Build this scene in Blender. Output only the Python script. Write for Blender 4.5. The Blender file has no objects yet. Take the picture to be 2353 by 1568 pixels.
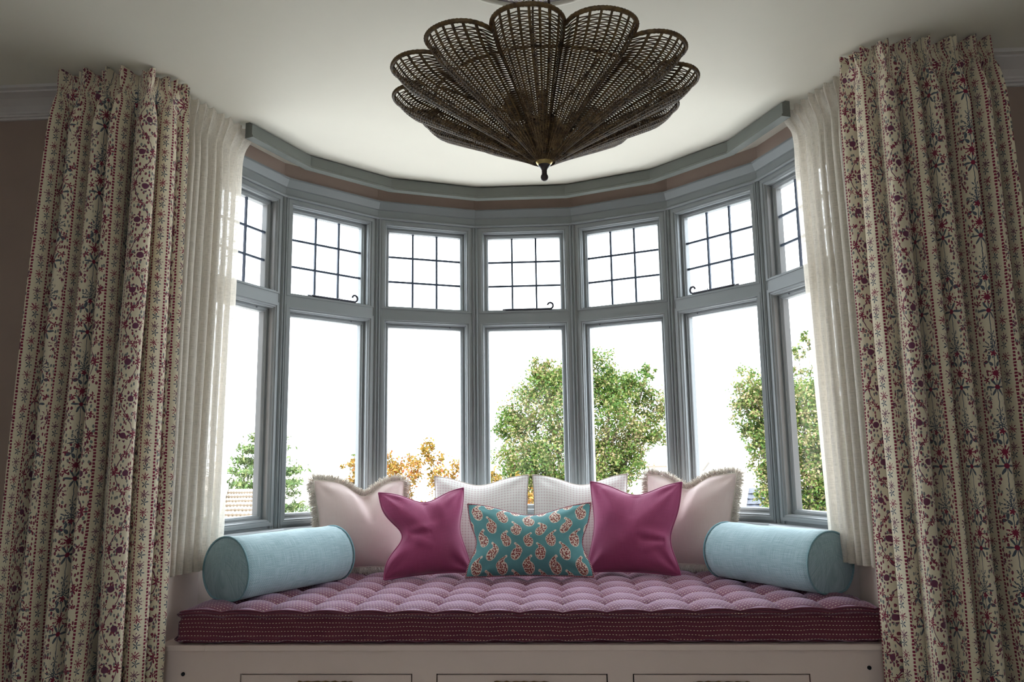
import bpy, bmesh, math, random
import numpy as np
from mathutils import Matrix, Vector

# ------------------------------------------------------------------ scene, camera, world, exposure
scene = bpy.context.scene
C = scene.collection
scene.view_settings.view_transform = 'Standard'
scene.view_settings.look = 'None'
scene.view_settings.gamma = 1.0
scene.view_settings.use_curve_mapping = False
scene.view_settings.exposure = 0.0

cd = bpy.data.cameras.new('camera'); cam = bpy.data.objects.new('camera', cd); C.objects.link(cam)
cd.sensor_width = 36.0; cd.lens = 1841.6 * 36 / 2353; cd.clip_start = 0.05; cd.clip_end = 2000
PITCH, YAW, ROLL = 0.1510, -0.0543, -0.0141
_f = Vector((math.sin(YAW) * math.cos(PITCH), math.cos(YAW) * math.cos(PITCH), math.sin(PITCH)))
_r = Vector((math.cos(YAW), -math.sin(YAW), 0)); _u = _r.cross(_f)
_R = _r * math.cos(ROLL) + _u * math.sin(ROLL); _U = -_r * math.sin(ROLL) + _u * math.cos(ROLL)
cam.matrix_world = Matrix(((_R.x, _U.x, -_f.x, 0.181), (_R.y, _U.y, -_f.y, -4.758), (_R.z, _U.z, -_f.z, 1.067), (0, 0, 0, 1)))
scene.camera = cam
scene.cycles.max_bounces = 6; scene.cycles.diffuse_bounces = 4; scene.cycles.caustics_reflective = False; scene.cycles.caustics_refractive = False

world = bpy.data.worlds.new('sky'); scene.world = world; world.use_nodes = True
bg = world.node_tree.nodes['Background']
bg.inputs['Color'].default_value = (0.865, 0.932, 1.0, 1)
bg.inputs['Strength'].default_value = 8.0

sd = bpy.data.lights.new('sun', 'SUN'); sun = bpy.data.objects.new('sun', sd); C.objects.link(sun)
sd.energy = 15.0; sd.angle = 0.02; sd.color = (1.0, 0.97, 0.92)
sun.rotation_euler = (math.radians(32), 0, 0)      # stands behind the house, shining towards +y

rnd = random.Random(7)
rng = np.random.default_rng(7)
H = 2.6956            # ceiling height
PI = math.pi

# ------------------------------------------------------------------ helpers: objects
def mesh(name, verts, faces, mat=None, parent=None, smooth=True, uv=None, flat_edges=None):
    me = bpy.data.meshes.new(name)
    if isinstance(verts, np.ndarray): verts = verts.tolist()
    if isinstance(faces, np.ndarray): faces = faces.tolist()
    me.from_pydata(verts, [], faces)
    if uv is not None:
        lay = me.uv_layers.new(name='UVMap')
        idx = np.empty(len(me.loops), dtype=np.int32); me.loops.foreach_get('vertex_index', idx)
        lay.data.foreach_set('uv', np.asarray(uv, dtype=np.float32)[idx].ravel())
    if smooth: me.polygons.foreach_set('use_smooth', [True] * len(me.polygons))
    me.update()
    o = bpy.data.objects.new(name, me); C.objects.link(o)
    if mat: me.materials.append(mat)
    if parent: o.parent = parent
    return o
def tag(o, label=None, cat=None, group=None, kind=None):
    if label: o['label'] = label
    if cat: o['category'] = cat
    if group: o['group'] = group
    if kind: o['kind'] = kind
    return o
def empty(name, loc=(0, 0, 0), rot=None):
    o = bpy.data.objects.new(name, None); C.objects.link(o); o.location = loc; o.empty_display_size = 0.05
    if rot is not None: o.rotation_euler = rot
    return o
class MB:
    def __init__(s): s.v = []; s.f = []; s.uv = []
    def add(s, v, f, uv=None):
        n = len(s.v); s.v += [tuple(p) for p in v]; s.f += [tuple(i + n for i in q) for q in f]
        s.uv += list(uv) if uv is not None else [(0, 0)] * len(v)
        return s
    def box(s, a, b):
        (x0, y0, z0), (x1, y1, z1) = a, b
        v = [(x0, y0, z0), (x1, y0, z0), (x1, y1, z0), (x0, y1, z0), (x0, y0, z1), (x1, y0, z1), (x1, y1, z1), (x0, y1, z1)]
        return s.add(v, [(0, 3, 2, 1), (4, 5, 6, 7), (0, 1, 5, 4), (1, 2, 6, 5), (2, 3, 7, 6), (3, 0, 4, 7)])
    def tube(s, pts, r, n=8, closed=False, caps=True):
        P = np.asarray(pts, float); m = len(P)
        rr = np.broadcast_to(np.asarray(r, float), (m,))
        if closed: T = np.roll(P, -1, 0) - np.roll(P, 1, 0)
        else: T = np.gradient(P, axis=0)
        T /= np.linalg.norm(T, axis=1)[:, None] + 1e-12
        up = np.array([0, 0, 1.0])
        if np.abs(T @ up).max() > 0.95:
            up = np.array([0.31, 0.95, 0.05]); up /= np.linalg.norm(up)
        A = np.cross(T, up); A /= np.linalg.norm(A, axis=1)[:, None] + 1e-12; B = np.cross(T, A)
        a = np.arange(n) * 2 * PI / n
        V = P[:, None] + rr[:, None, None] * (A[:, None] * np.cos(a)[None, :, None] + B[:, None] * np.sin(a)[None, :, None])
        f = []
        for i in range(m if closed else m - 1):
            j = (i + 1) % m
            for k in range(n):
                l = (k + 1) % n; f.append((i * n + k, j * n + k, j * n + l, i * n + l))
        if caps and not closed: f.append(tuple(range(n))); f.append(tuple((m - 1) * n + k for k in range(n))[::-1])
        return s.add(V.reshape(-1, 3), f)
    def lathe(s, prof, c=(0, 0, 0), n=32):
        m = len(prof); v = []
        for r, z in prof:
            for k in range(n):
                a = 2 * PI * k / n; v.append((c[0] + r * math.cos(a), c[1] + r * math.sin(a), c[2] + z))
        f = [(i * n + k, i * n + (k + 1) % n, (i + 1) * n + (k + 1) % n, (i + 1) * n + k) for i in range(m - 1) for k in range(n)]
        return s.add(v, f)
    def build(s, name, mat=None, parent=None, smooth=False, uv=False):
        return mesh(name, s.v, s.f, mat, parent, smooth, s.uv if uv else None)
def bevel(o, w=0.003, seg=2):
    m = o.modifiers.new('bevel', 'BEVEL'); m.width = w; m.segments = seg; m.limit_method = 'ANGLE'; m.angle_limit = 0.6
    return o
def smooth_by_angle(o, ang=0.7):
    me = o.data; bm = bmesh.new(); bm.from_mesh(me)
    bmesh.ops.recalc_face_normals(bm, faces=bm.faces)
    for f in bm.faces: f.smooth = True
    for e in bm.edges:
        if len(e.link_faces) == 2 and e.calc_face_angle(0) > ang: e.smooth = False
    bm.to_mesh(me); bm.free(); return o

# ------------------------------------------------------------------ helpers: materials
class X:                                              # a shader value; arithmetic on it adds Math nodes
    def __init__(s, g, sock): s.g = g; s.k = sock
    def _b(s, op, o, sw=False): return s.g.m(op, o, s) if sw else s.g.m(op, s, o)
    def __add__(s, o): return s._b('ADD', o)
    __radd__ = __add__
    def __mul__(s, o): return s._b('MULTIPLY', o)
    __rmul__ = __mul__
    def __sub__(s, o): return s._b('SUBTRACT', o)
    def __rsub__(s, o): return s._b('SUBTRACT', o, True)
    def __truediv__(s, o): return s._b('DIVIDE', o)
    def __lt__(s, o): return s._b('LESS_THAN', o)
    def __gt__(s, o): return s._b('GREATER_THAN', o)
    def __and__(s, o): return s._b('MULTIPLY', o)
    def __or__(s, o): return s._b('MAXIMUM', o)
    def abs(s): return s.g.m('ABSOLUTE', s)
    def sin(s): return s.g.m('SINE', s)
    def cos(s): return s.g.m('COSINE', s)
    def floor(s): return s.g.m('FLOOR', s)
    def pow(s, e): return s.g.m('POWER', s, e)
    def wrap(s, p): return s.g.m('WRAP', s, p / 2, -p / 2)
class G:
    def __init__(s, name):
        s.mat = bpy.data.materials.new(name); s.mat.use_nodes = True
        s.nt = s.mat.node_tree; s.n = s.nt.nodes; s.b = s.n['Principled BSDF']; s.out = s.n['Material Output']
    def node(s, t, **kw):
        q = s.n.new(t)
        for k, v in kw.items(): setattr(q, k, v)
        return q
    def link(s, a, b): s.nt.links.new(a.k if isinstance(a, X) else a, b)
    def put(s, sock, v):
        if isinstance(v, X): s.nt.links.new(v.k, sock)
        elif hasattr(v, 'is_output'): s.nt.links.new(v, sock)
        elif isinstance(v, (tuple, list)): sock.default_value = (*v, 1) if len(v) == 3 and len(sock.default_value) == 4 else v
        else: sock.default_value = v
    def m(s, op, *a):
        q = s.node('ShaderNodeMath', operation=op)
        for i, v in enumerate(a): s.put(q.inputs[i], v)
        return X(s, q.outputs[0])
    def uv(s):
        t = s.node('ShaderNodeTexCoord'); p = s.node('ShaderNodeSeparateXYZ'); s.link(t.outputs['UV'], p.inputs[0])
        return X(s, p.outputs[0]), X(s, p.outputs[1])
    def coord(s, which='Object'):
        return s.node('ShaderNodeTexCoord').outputs[which]
    def vec(s, x, y, z=0.0):
        q = s.node('ShaderNodeCombineXYZ')
        for i, v in enumerate((x, y, z)): s.put(q.inputs[i], v)
        return q.outputs[0]
    def noise(s, vec, scale, detail=2.0, rough=0.5):
        q = s.node('ShaderNodeTexNoise', noise_dimensions='2D' if vec.node.type == 'COMBXYZ' else '3D'); s.link(vec, q.inputs['Vector'])
        q.inputs['Scale'].default_value = scale; q.inputs['Detail'].default_value = detail; q.inputs['Roughness'].default_value = rough
        return X(s, q.outputs[0])
    def voronoi(s, vec, scale, out='Distance', feature='F1'):
        q = s.node('ShaderNodeTexVoronoi', feature=feature, voronoi_dimensions='2D' if vec.node.type == 'COMBXYZ' else '3D'); s.link(vec, q.inputs['Vector']); q.inputs['Scale'].default_value = scale
        return X(s, q.outputs[out]) if out == 'Distance' else q.outputs[out]
    def mix(s, fac, a, b):
        q = s.node('ShaderNodeMix', data_type='RGBA'); s.put(q.inputs[0], fac); s.put(q.inputs[6], a); s.put(q.inputs[7], b)
        return q.outputs[2]
    def ramp(s, fac, stops):
        q = s.node('ShaderNodeValToRGB'); s.put(q.inputs[0], fac)
        e = q.color_ramp.elements
        while len(e) < len(stops): e.new(0.5)
        for el, (p, c) in zip(e, stops): el.position = p; el.color = (*c, 1)
        return q.outputs[0]
    def bump(s, h, strength=0.3, dist=0.002):
        q = s.node('ShaderNodeBump'); q.inputs['Strength'].default_value = strength; q.inputs['Distance'].default_value = dist
        s.put(q.inputs['Height'], h); s.link(q.outputs[0], s.b.inputs['Normal']); return q.outputs[0]
    def fin(s, color=None, rough=0.6, sheen=0.0, spec=0.3, metal=0.0):
        if color is not None: s.put(s.b.inputs['Base Color'], color)
        s.b.inputs['Roughness'].default_value = rough; s.b.inputs['Sheen Weight'].default_value = sheen
        s.b.inputs['Specular IOR Level'].default_value = spec; s.b.inputs['Metallic'].default_value = metal
        return s.mat
    def polar(s, x, y):
        return s.m('SQRT', x * x + y * y), s.m('ARCTAN2', y, x)
    def rosette(s, x, y, R, n, deep=0.4, ph=0.0):
        r, t = s.polar(x, y)
        return r, (r < (R * (1 - deep) + (R * deep) * (t * n + ph).cos()))

def paint(name, col, rough=0.5, var=0.04, bump=0.0):
    g = G(name); co = g.coord('Object'); nz = g.noise(co, 9.0, 2.0)
    c = g.mix(nz, tuple(v * (1 - var) for v in col), tuple(min(1, v * (1 + var)) for v in col))
    if bump >= .05: g.bump(g.noise(co, 160.0, 1.0), bump, 0.001)
    return g.fin(c, rough)
def weave(name, col, col2, scale=900.0, rough=0.85, sheen=0.35, slub=0.5, bump=0.35):
    g = G(name); u, v = g.uv()
    a = (u * scale * 2 * PI / 6).sin() * (v * scale * 2 * PI / 6).sin()
    s1 = g.noise(g.vec(u * 14.0, v * 420.0), 1.0, 2.0); s2 = g.noise(g.vec(u * 420.0, v * 14.0), 1.0, 2.0)
    t = (s1 + s2) * 0.5
    q = g.node('ShaderNodeMapRange'); g.put(q.inputs[0], t); q.inputs[1].default_value = 0.5 - 0.22 / max(slub, 0.05) * 0.5; q.inputs[2].default_value = 0.5 + 0.22 / max(slub, 0.05) * 0.5
    c = g.mix(q.outputs[0], col, col2)
    g.bump(a * 0.4 + t, bump, 0.0015)
    return g.fin(c, rough, sheen, 0.15)

M = {}
M['ceiling'] = paint('ceiling_paint', (0.77, 0.74, 0.64), 0.7, 0.015, 0.03)
M['wall'] = paint('taupe_wall_paint', (0.33, 0.245, 0.205), 0.7)
M['room_wall'] = paint('pale_room_paint', (0.74, 0.71, 0.67), 0.7)
M['joinery'] = paint('grey_window_paint', (0.225, 0.242, 0.248), 0.35, 0.03)
M['pelmet'] = paint('olive_grey_paint', (0.14, 0.15, 0.135), 0.4, 0.03)
M['bench'] = paint('blush_beige_paint', (0.76, 0.62, 0.56), 0.45, 0.03)
M['cornice'] = paint('cornice_paint', (0.62, 0.58, 0.56), 0.6, 0.02)
M['dark'] = paint('dark_gap', (0.02, 0.02, 0.025), 0.8, 0, 0)
M['lead'] = paint('lead_came', (0.05, 0.07, 0.11), 0.45, 0.05, 0)
M['iron'] = paint('painted_iron', (0.22, 0.22, 0.25), 0.4, 0.05, 0)
M['iron_dark'] = paint('dark_iron', (0.05, 0.05, 0.07), 0.4, 0.05, 0)
M['floor'] = paint('pale_carpet', (0.54, 0.50, 0.45), 0.45, 0.15)
g = G('window_glass'); g.n.remove(g.b)
tr = g.node('ShaderNodeBsdfTransparent'); tr.inputs[0].default_value = (0.985, 0.995, 0.995, 1)
gl = g.node('ShaderNodeBsdfGlossy'); gl.inputs['Roughness'].default_value = 0.02
mx = g.node('ShaderNodeMixShader'); lw = g.node('ShaderNodeLayerWeight'); lw.inputs[0].default_value = .5
g.put(mx.inputs[0], X(g, lw.outputs['Facing']).pow(5.0) * .25 + .003); g.link(tr.outputs[0], mx.inputs[1]); g.link(gl.outputs[0], mx.inputs[2]); g.link(mx.outputs[0], g.out.inputs[0])
M['glass'] = g.mat

# ------------------------------------------------------------------ the bay in plan
TH = 0.40808
Vb = {4: np.array([0.3, 0.0]), 3: np.array([-0.3, 0.0])}
_a = 0.0; _q = Vb[4].copy()
for i in (5, 6, 7):
    _a -= TH; _q = _q + 0.6 * np.array([math.cos(_a), math.sin(_a)]); Vb[i] = _q.copy(); Vb[7 - i] = _q * [-1, 1]
YW = -1.5
BAY = [np.array([-1.475, YW])] + [Vb[i] for i in range(8)] + [np.array([1.475, YW])]
def offset(path, d):                                  # towards the room by d, mitred
    out = []
    for i, p in enumerate(path):
        ns = []
        for a, b in ((i - 1, i), (i, i + 1)):
            if a >= 0 and b < len(path):
                t = path[b] - path[a]; t = t / np.linalg.norm(t); ns.append(np.array([t[1], -t[0]]))
        n = sum(ns); n = n / np.linalg.norm(n); out.append(p + n * d / (n @ ns[0]))
    return out
def sweep(name, prof, mat, path=BAY, parent=None, closed=True):
    rows = [offset(path, d) for d, z in prof]; m = len(path); n = len(prof)
    v = [(rows[k][i][0], rows[k][i][1], prof[k][1]) for i in range(m) for k in range(n)]
    f = []
    for i in range(m - 1):
        for k in range(n if closed else n - 1):
            l = (k + 1) % n; f.append((i * n + k, i * n + l, (i + 1) * n + l, (i + 1) * n + k))
    if closed: f += [tuple(range(n)), tuple((m - 1) * n + k for k in range(n))[::-1]]
    return mesh(name, v, f, mat, parent, smooth=False)

# ------------------------------------------------------------------ structure
def S(o, label, cat): return tag(o, label, cat, kind='structure')
RX, RY = 2.9, -6.3
# ceiling: the room and the bay under one plane, with thickness
outb = [np.array([-RX, YW])] + offset(BAY, -0.10) + [np.array([RX, YW])]
top = [(-RX, RY)] + [(p[0], p[1]) for p in outb] + [(RX, RY)]
n = len(top)
S(mesh('ceiling', [(x, y, H) for x, y in top] + [(x, y, H + 0.15) for x, y in top],
       [tuple(range(n)), tuple(range(2 * n - 1, n - 1, -1))] + [(i, i + n, (i + 1) % n + n, (i + 1) % n) for i in range(n)], M['ceiling'], smooth=False),
  'cream painted ceiling running from the room into the bay', 'ceiling')
S(mesh('floor', [(x, y, 0) for x, y in top] + [(x, y, -0.15) for x, y in top],
       [tuple(range(n)), tuple(range(2 * n - 1, n - 1, -1))] + [(i, i + n, (i + 1) % n + n, (i + 1) % n) for i in range(n)], M['floor'], smooth=False),
  'wooden floor of the room below the window seat', 'floor')
for sx, nm in ((-1, 'left'), (1, 'right')):
    b = MB(); xa, xb = sorted((sx * 1.475, sx * RX)); b.box((xa, YW, 0), (xb, YW + 0.3, H))
    S(b.build('wall_front_' + nm, M['wall']), f'taupe wall beside the bay, behind the {nm} printed curtain', 'wall')
    b = MB(); xa, xb = sorted((sx * RX, sx * (RX + 0.2))); b.box((xa, RY, 0), (xb, YW + 0.3, H))
    S(b.build('wall_side_' + nm, M['room_wall']), f'plain side wall of the room on the {nm}', 'wall')
b = MB(); BW, BZ0, BZ1 = .42, .85, 2.2                # unseen window opening, added to let fill light into the room
b.box((-RX - 0.2, RY - 0.2, 0), (-BW, RY, H)); b.box((BW, RY - 0.2, 0), (RX + 0.2, RY, H)); b.box((-BW, RY - 0.2, 0), (BW, RY, BZ0)); b.box((-BW, RY - 0.2, BZ1), (BW, RY, H))
S(b.build('wall_back', M['room_wall']), 'plain wall at the back of the room with an opening added for fill light', 'wall')
wb = S(empty('window_8', (0, RY - .1, BZ0)), 'unseen three-light window added in the back wall for fill light', 'window')
b = MB(); h_ = BZ1 - BZ0
for x in (-BW, -BW / 3 - .02, BW / 3 - .02, BW - .04): b.box((x, -.04, 0), (x + .04, .04, h_))
b.box((-BW, -.04, 0), (BW, .04, .06)); b.box((-BW, -.04, h_ - .06), (BW, .04, h_)); b.build('frame', M['joinery'], wb)
for i in range(3):
    b = MB(); x = -BW + i * 2 * BW / 3; b.box((x + .04, -.003, .05), (x + 2 * BW / 3 - .04, .0, h_ - .05)); b.build('pane', M['glass'], wb)
S(sweep('wall_bay_lower', [(0, 0.0), (0, 0.752), (-0.12, 0.752), (-0.12, 0.0)], M['bench']), 'panelled wall of the bay below the window board', 'wall')
S(sweep('wall_bay_frieze', [(0, 2.52), (0, H), (-0.10, H), (-0.10, 2.52)], M['wall']), 'brown frieze strip between window heads and curtain pelmet', 'wall')
# end jambs of the bay (between the last windows and the front wall)
for sx, nm in ((-1, 'left'), (1, 'right')):
    b = MB(); xa, xb = sorted((sx * 1.468, sx * 1.62)); b.box((xa, YW + 0.001, 0.752), (xb, -1.235, 2.52))
    S(b.build('trim_jamb_' + nm, M['joinery']), f'painted end jamb of the bay on the {nm}, behind the linen curtain', 'trim')
S(sweep('trim_1', [(-0.02, 2.497), (.022, 2.497), (.027, 2.502), (.027, 2.507), (.022, 2.512), (.012, 2.515), (.014, 2.552), (.022, 2.556), (.040, 2.592), (.044, 2.594), (.044, 2.602), (-0.02, 2.602)], M['joinery']),
  'grey moulded architrave running along all the window heads', 'trim')
S(sweep('trim_2', [(.2027, 2.686), (.2027, 2.633), (.208, 2.629), (.208, 2.619), (.162, 2.619), (.162, H), (.186, H), (.186, 2.686)], M['pelmet'], [Vb[0] + (Vb[1] - Vb[0]) * .18] + [Vb[i] for i in range(1, 7)] + [Vb[7] + (Vb[6] - Vb[7]) * .15]),
  'olive grey curtain pelmet following the bay under the ceiling', 'trim')
S(sweep('trim_3', [(-0.06, 0.735), (.070, 0.735), (.078, 0.741), (.078, 0.751), (.070, 0.757), (-0.06, 0.757)], M['joinery'], BAY[1:-1]),
  'grey window board below the bay windows', 'trim')

# cornice pieces on the front wall
for sx, nm, zb, pj in ((-1, 'left', 2.606, .16), (1, 'right', 2.588, .13)):
    h = H - zb
    pr = [(0, 0), (.012, 0), (.012, .10), (.022, .12), (.022, .20), (.030, .22), (.034, .30), (.055, .48), (.095, .66), (pj - .02, .74), (pj - .02, .82), (pj, .85), (pj, 1.0), (0, 1.0)]
    xa, xb = sx * 1.50, sx * RX; k = len(pr)
    v = [(x, YW - d, zb + t * h) for x in (xa, xb) for d, t in pr]
    f = [(i, (i + 1) % k, k + (i + 1) % k, k + i) for i in range(k)] + [tuple(range(k)), tuple(range(2 * k - 1, k - 1, -1))]
    S(mesh('trim_cornice_' + nm, v, f, M['cornice'], smooth=False), f'stepped plaster cornice above the wall at the far {nm}', 'trim')

# ------------------------------------------------------------------ windows
def facet(k):
    a, b = Vb[k - 1], Vb[k]; t = (b - a) / np.linalg.norm(b - a)
    return (a + b) / 2, t, np.array([-t[1], t[0]])
def window(k, stay_up=0, stay_low=0):
    c, t, nrm = facet(k)
    w = empty(f'window_{k}', (c[0], c[1], 0.757)); w.rotation_euler = (0, 0, math.atan2(t[1], t[0]))
    Z = 0.757                                          # local: x along the window, y outwards, z above the board
    def ring(name, rect, prof, mat, parent, bs=1.0):
        s0, s1, z0, z1 = rect; v = []; f = []; n = len(prof)
        for ins, d in prof:
            v += [(s0 + ins, d, z0 + ins * bs - Z), (s1 - ins, d, z0 + ins * bs - Z), (s1 - ins, d, z1 - ins - Z), (s0 + ins, d, z1 - ins - Z)]
        for i in range(n - 1):
            for q in range(4):
                r = (q + 1) % 4; f.append((i * 4 + q, i * 4 + r, (i + 1) * 4 + r, (i + 1) * 4 + q))
        return mesh(name, v, f, mat, parent, smooth=False)
    FR = [(-.012, .0), (-.012, -.012), (.004, -.012), (.007, -.006), (.013, -.006), (.017, .003), (.020, .004), (.020, .075)]
    SA = [(.020, .031), (.033, .031), (.0345, .036), (.038, .037), (.042, .043), (.042, .075)]
    U = (-.262, .262, 1.970, 2.482); L = (-.262, .262, .783, 1.904)
    ring('frame', U, FR, M['joinery'], w, .5); ring('frame', L, FR, M['joinery'], w)
    b = MB(); b.box((-.275, -.007, 1.898 - Z), (.275, .07, 1.974 - Z)); b.build('transom', M['joinery'], w)
    b = MB(); b.box((-.275, -.011, 2.476 - Z), (.275, .07, 2.53 - Z)); b.build('head_rail', M['joinery'], w)
    b = MB(); b.box((-.275, .004, .75 - Z), (.275, .07, .790 - Z)); b.build('bottom_rail', M['joinery'], w)
    us = ring('upper_sash', U, SA, M['joinery'], w, .5); ls = ring('lower_sash', L, SA, M['joinery'], w)
    # glass
    x0, x1, z0, z1 = -.221, .221, 1.990, 2.441
    xs = [x0 + (x1 - x0) * i / 3 for i in range(4)]; zs = [z0 + (z1 - z0) * i / 3 for i in range(4)]
    for i in range(3):
        for j in range(3):
            b = MB(); b.box((xs[i] + .0005, .053, zs[j] + .0005 - Z), (xs[i + 1] - .0005, .056, zs[j + 1] - .0005 - Z)); b.build('pane', M['glass'], us)
    for i in (1, 2):
        b = MB(); b.box((xs[i] - .0055, .049, z0 - Z), (xs[i] + .0055, .060, z1 - Z)); b.build('lead_bar', M['lead'], us)
        b = MB(); b.box((x0, .0492, zs[i] - .0055 - Z), (x1, .0598, zs[i] + .0055 - Z)); b.build('lead_bar', M['lead'], us)
    b = MB(); b.box((-.221, .053, .824 - Z), (.221, .057, 1.863 - Z)); b.build('pane', M['glass'], ls)
    b = MB(); b.lathe([(0, 0), (.004, 0), (.004, .003), (0, .003)], n=10); o = b.build('screw', M['iron_dark'], ls)
    o.rotation_euler = (PI / 2, 0, 0); o.location = ((.15 if k < 5 else -.15), .030, 1.875 - Z)
    def stay(z, dr, curl, x_pivot):
        e = empty('window_stay', (x_pivot, .012, z - Z)); e.parent = w
        b = MB(); b.box((-.018, .004, -.007), (.018, .010, .007)); b.tube([(0, .006, 0), (0, -.012, 0)], .006, 8); b.build('pivot_plate', M['iron'], e)
        Lg = .27; pts = [(dr * s, -.008, .0) for s in np.linspace(0, Lg, 8)]
        if curl:
            pts += [(dr * (Lg + .021 * math.sin(a) * (1 - a / 14)), -.008, .021 - .021 * math.cos(a) * (1 - a / 14)) for a in np.linspace(.3, 4.6, 16)]
        b = MB(); b.tube(pts, .0060 if curl else .0050, 8); b.build('arm', M['iron_dark'] if curl else M['iron'], e, True)
        b = MB(); b.tube([(dr * .17, .010, -.004), (dr * .17, -.012, -.004), (dr * .17, -.012, .012)], .0025, 6); b.box((dr * .17 - .012, .004, -.010), (dr * .17 + .012, .010, -.002)); b.build('peg', M['iron'], e)
    if stay_up: stay(1.985, stay_up, True, -stay_up * .115)
    if stay_low: stay(.790, stay_low, False, -stay_low * .115)
    return w
ORD = ['leftmost bay window, half hidden by the linen curtain', 'second bay window from the left, above the left fringed cushion', 'third bay window from the left, showing the orange tree',
       'central bay window behind the paisley cushion', 'third bay window from the right, showing the large green tree', 'second bay window from the right, above the right fringed cushion', 'rightmost bay window, half hidden by the linen curtain']
for k in range(1, 8):
    w = window(k, {2: 1, 4: 1, 6: -1}.get(k, 0), {2: 1, 6: -1}.get(k, 0))
    S(w, 'grey framed ' + ORD[k - 1], 'window')
# fluted mullion posts at the corners of the bay
HP = [(0, .024), (.005, .024), (.0065, .019), (.0085, .019), (.010, .023), (.0135, .023), (.0155, .018), (.0175, .016), (.019, .010), (.026, .010), (.0275, .006), (.036, .006), (.040, .0), (.040, -.07)]
MN = ['left of the half-hidden leftmost window', 'between the first and second window from the left', 'between the second and third window from the left', 'between the orange-tree window and the central window',
      'between the central window and the large-tree window', 'between the second and third window from the right', 'between the first and second window from the right', 'right of the half-hidden rightmost window']
for i in range(8):
    p = Vb[i]; pts = []
    def half(t_dir):                                  # along one neighbouring facet
        return t_dir
    prev = Vb[i - 1] if i > 0 else BAY[0]; nxt = Vb[i + 1] if i < 7 else BAY[-1]
    tl = (prev - p) / np.linalg.norm(prev - p); tr_ = (nxt - p) / np.linalg.norm(nxt - p)
    nl = np.array([-tl[1], tl[0]]); nr = np.array([tr_[1], -tr_[0]])      # both towards the room
    bis = nl + nr; bis /= np.linalg.norm(bis); cs = float(bis @ nl)
    L_ = [p + tl * s + nl * d for s, d in HP[1:]][::-1]; R_ = [p + tr_ * s + nr * d for s, d in HP[1:]]
    mid = [p + bis * HP[0][1] / cs]
    prof = L_ + mid + R_; m = len(prof)
    v = [(q[0] - p[0], q[1] - p[1], z) for z in (0, 2.50 - .757) for q in prof]
    f = [(a, (a + 1) % m, m + (a + 1) % m, m + a) for a in range(m)] + [tuple(range(m)), tuple(range(2 * m - 1, m - 1, -1))]
    o = mesh('trim_mullion', v, f, M['joinery'], smooth=False); o.location = (p[0], p[1], .757)
    S(o, 'fluted grey mullion post ' + MN[i], 'trim')

# ------------------------------------------------------------------ window seat
YF = -1.545
bench = tag(empty('window_seat', (0, YF, 0)), 'blush beige built-in window seat with three drawers under the burgundy mattress', 'bench')
def bl(x0, x1, y0, y1, z0, z1): return (x0, y0 - YF, z0), (x1, y1 - YF, z1)
inn = offset(BAY, 0.004)
# seat board: two lengths with a butt joint, front edge at y -1.565
def board(x0, x1, name):
    poly = [(x0, -1.565), (x1, -1.565), (x1, -.9), (x0, -.9)]
    b = MB(); b.box(*bl(x0, x1, -1.565, -.35, .358, .379)); return bevel(b.build(name, M['bench'], bench), .0015, 1)
board(-1.40, -1.2085, 'seat_board'); board(-1.208, 1.43, 'seat_board')
# face frame around the drawers
DR = [(-1.072, -.396), (-.303, .352), (.447, 1.108)]; DZ0, DZ1 = .07, .270
b = MB(); b.box(*bl(-1.40, 1.43, YF, YF + .022, DZ1, .358)); b.box(*bl(-1.40, 1.43, YF, YF + .022, .0, DZ0))
xs = [-1.40] + [x for d in DR for x in d] + [1.43]
for i in range(0, 8, 2): b.box(*bl(xs[i], xs[i + 1], YF, YF + .022, DZ0, DZ1))
b.build('face_frame', M['bench'], bench)
b = MB(); b.box(*bl(-1.38, 1.41, YF + .03, -.5, .0, .355)); b.build('carcass', M['dark'], bench)
g = G('bark_handle'); co = g.coord('Object'); g.bump(g.noise(co, 60.0, 5.0, .7), .8, .006)
hm = g.fin(g.ramp(g.noise(co, 40.0, 4.0), [(.3, (.16, .09, .03)), (.7, (.38, .24, .09))]), .55)
for i, (x0, x1) in enumerate(DR):
    b = MB(); b.box(*bl(x0 + .0045, x1 - .0045, YF + .001, YF + .02, DZ0 + .0045, DZ1 - .0045)); d = b.build('drawer', M['bench'], bench); bevel(d, .001, 1)
    xc = (x0 + x1) / 2; nn = 22; v = []; f = []
    for a in range(nn + 1):                            # shallow bark-edged cup pull with an uneven top edge
        x = xc - .105 + .21 * a / nn; zt = .246 - .004 * abs(math.sin(a * 2.3 + i)) - .002 * rnd.random()
        for (dy, z) in ((0, zt), (-.018, zt - .001), (-.030, zt - .010), (-.033, zt - .030), (-.030, .19), (-.022, .186), (-.022, zt - .012), (0, zt - .014)):
            v.append((x, dy + .001, z))
    for a in range(nn):
        for q in range(8): f.append((a * 8 + q, a * 8 + (q + 1) % 8, (a + 1) * 8 + (q + 1) % 8, (a + 1) * 8 + q))
    f += [tuple(range(8)), tuple(nn * 8 + q for q in range(8))[::-1]]
    mesh('handle', v, f, hm, d, smooth=True)
for x, z in ((-1.298, .269), (1.325, .292)):
    b = MB(); b.lathe([(0, .0), (.0075, .0), (.0075, .004), (.006, .004), (.006, .001)], n=16)
    o = b.build('peg_hole', M['dark'], bench, True); o.rotation_euler = (PI / 2, 0, 0); o.location = (x, -.0005, z)
# end cheeks of the alcove
for sx, x0, x1, nm in ((-1, -1.475, -1.40, 'left'), (1, 1.43, 1.475, 'right')):
    b = MB(); b.box((x0, -1.56, 0), (x1, -1.22, .735)); o = b.build('end_panel', M['bench'])
    xe = x1 if sx < 0 else x0
    o.name = 'trim_panel_' + nm
    S(o, f'beige end panel of the seat alcove on the {nm}', 'trim')

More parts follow.
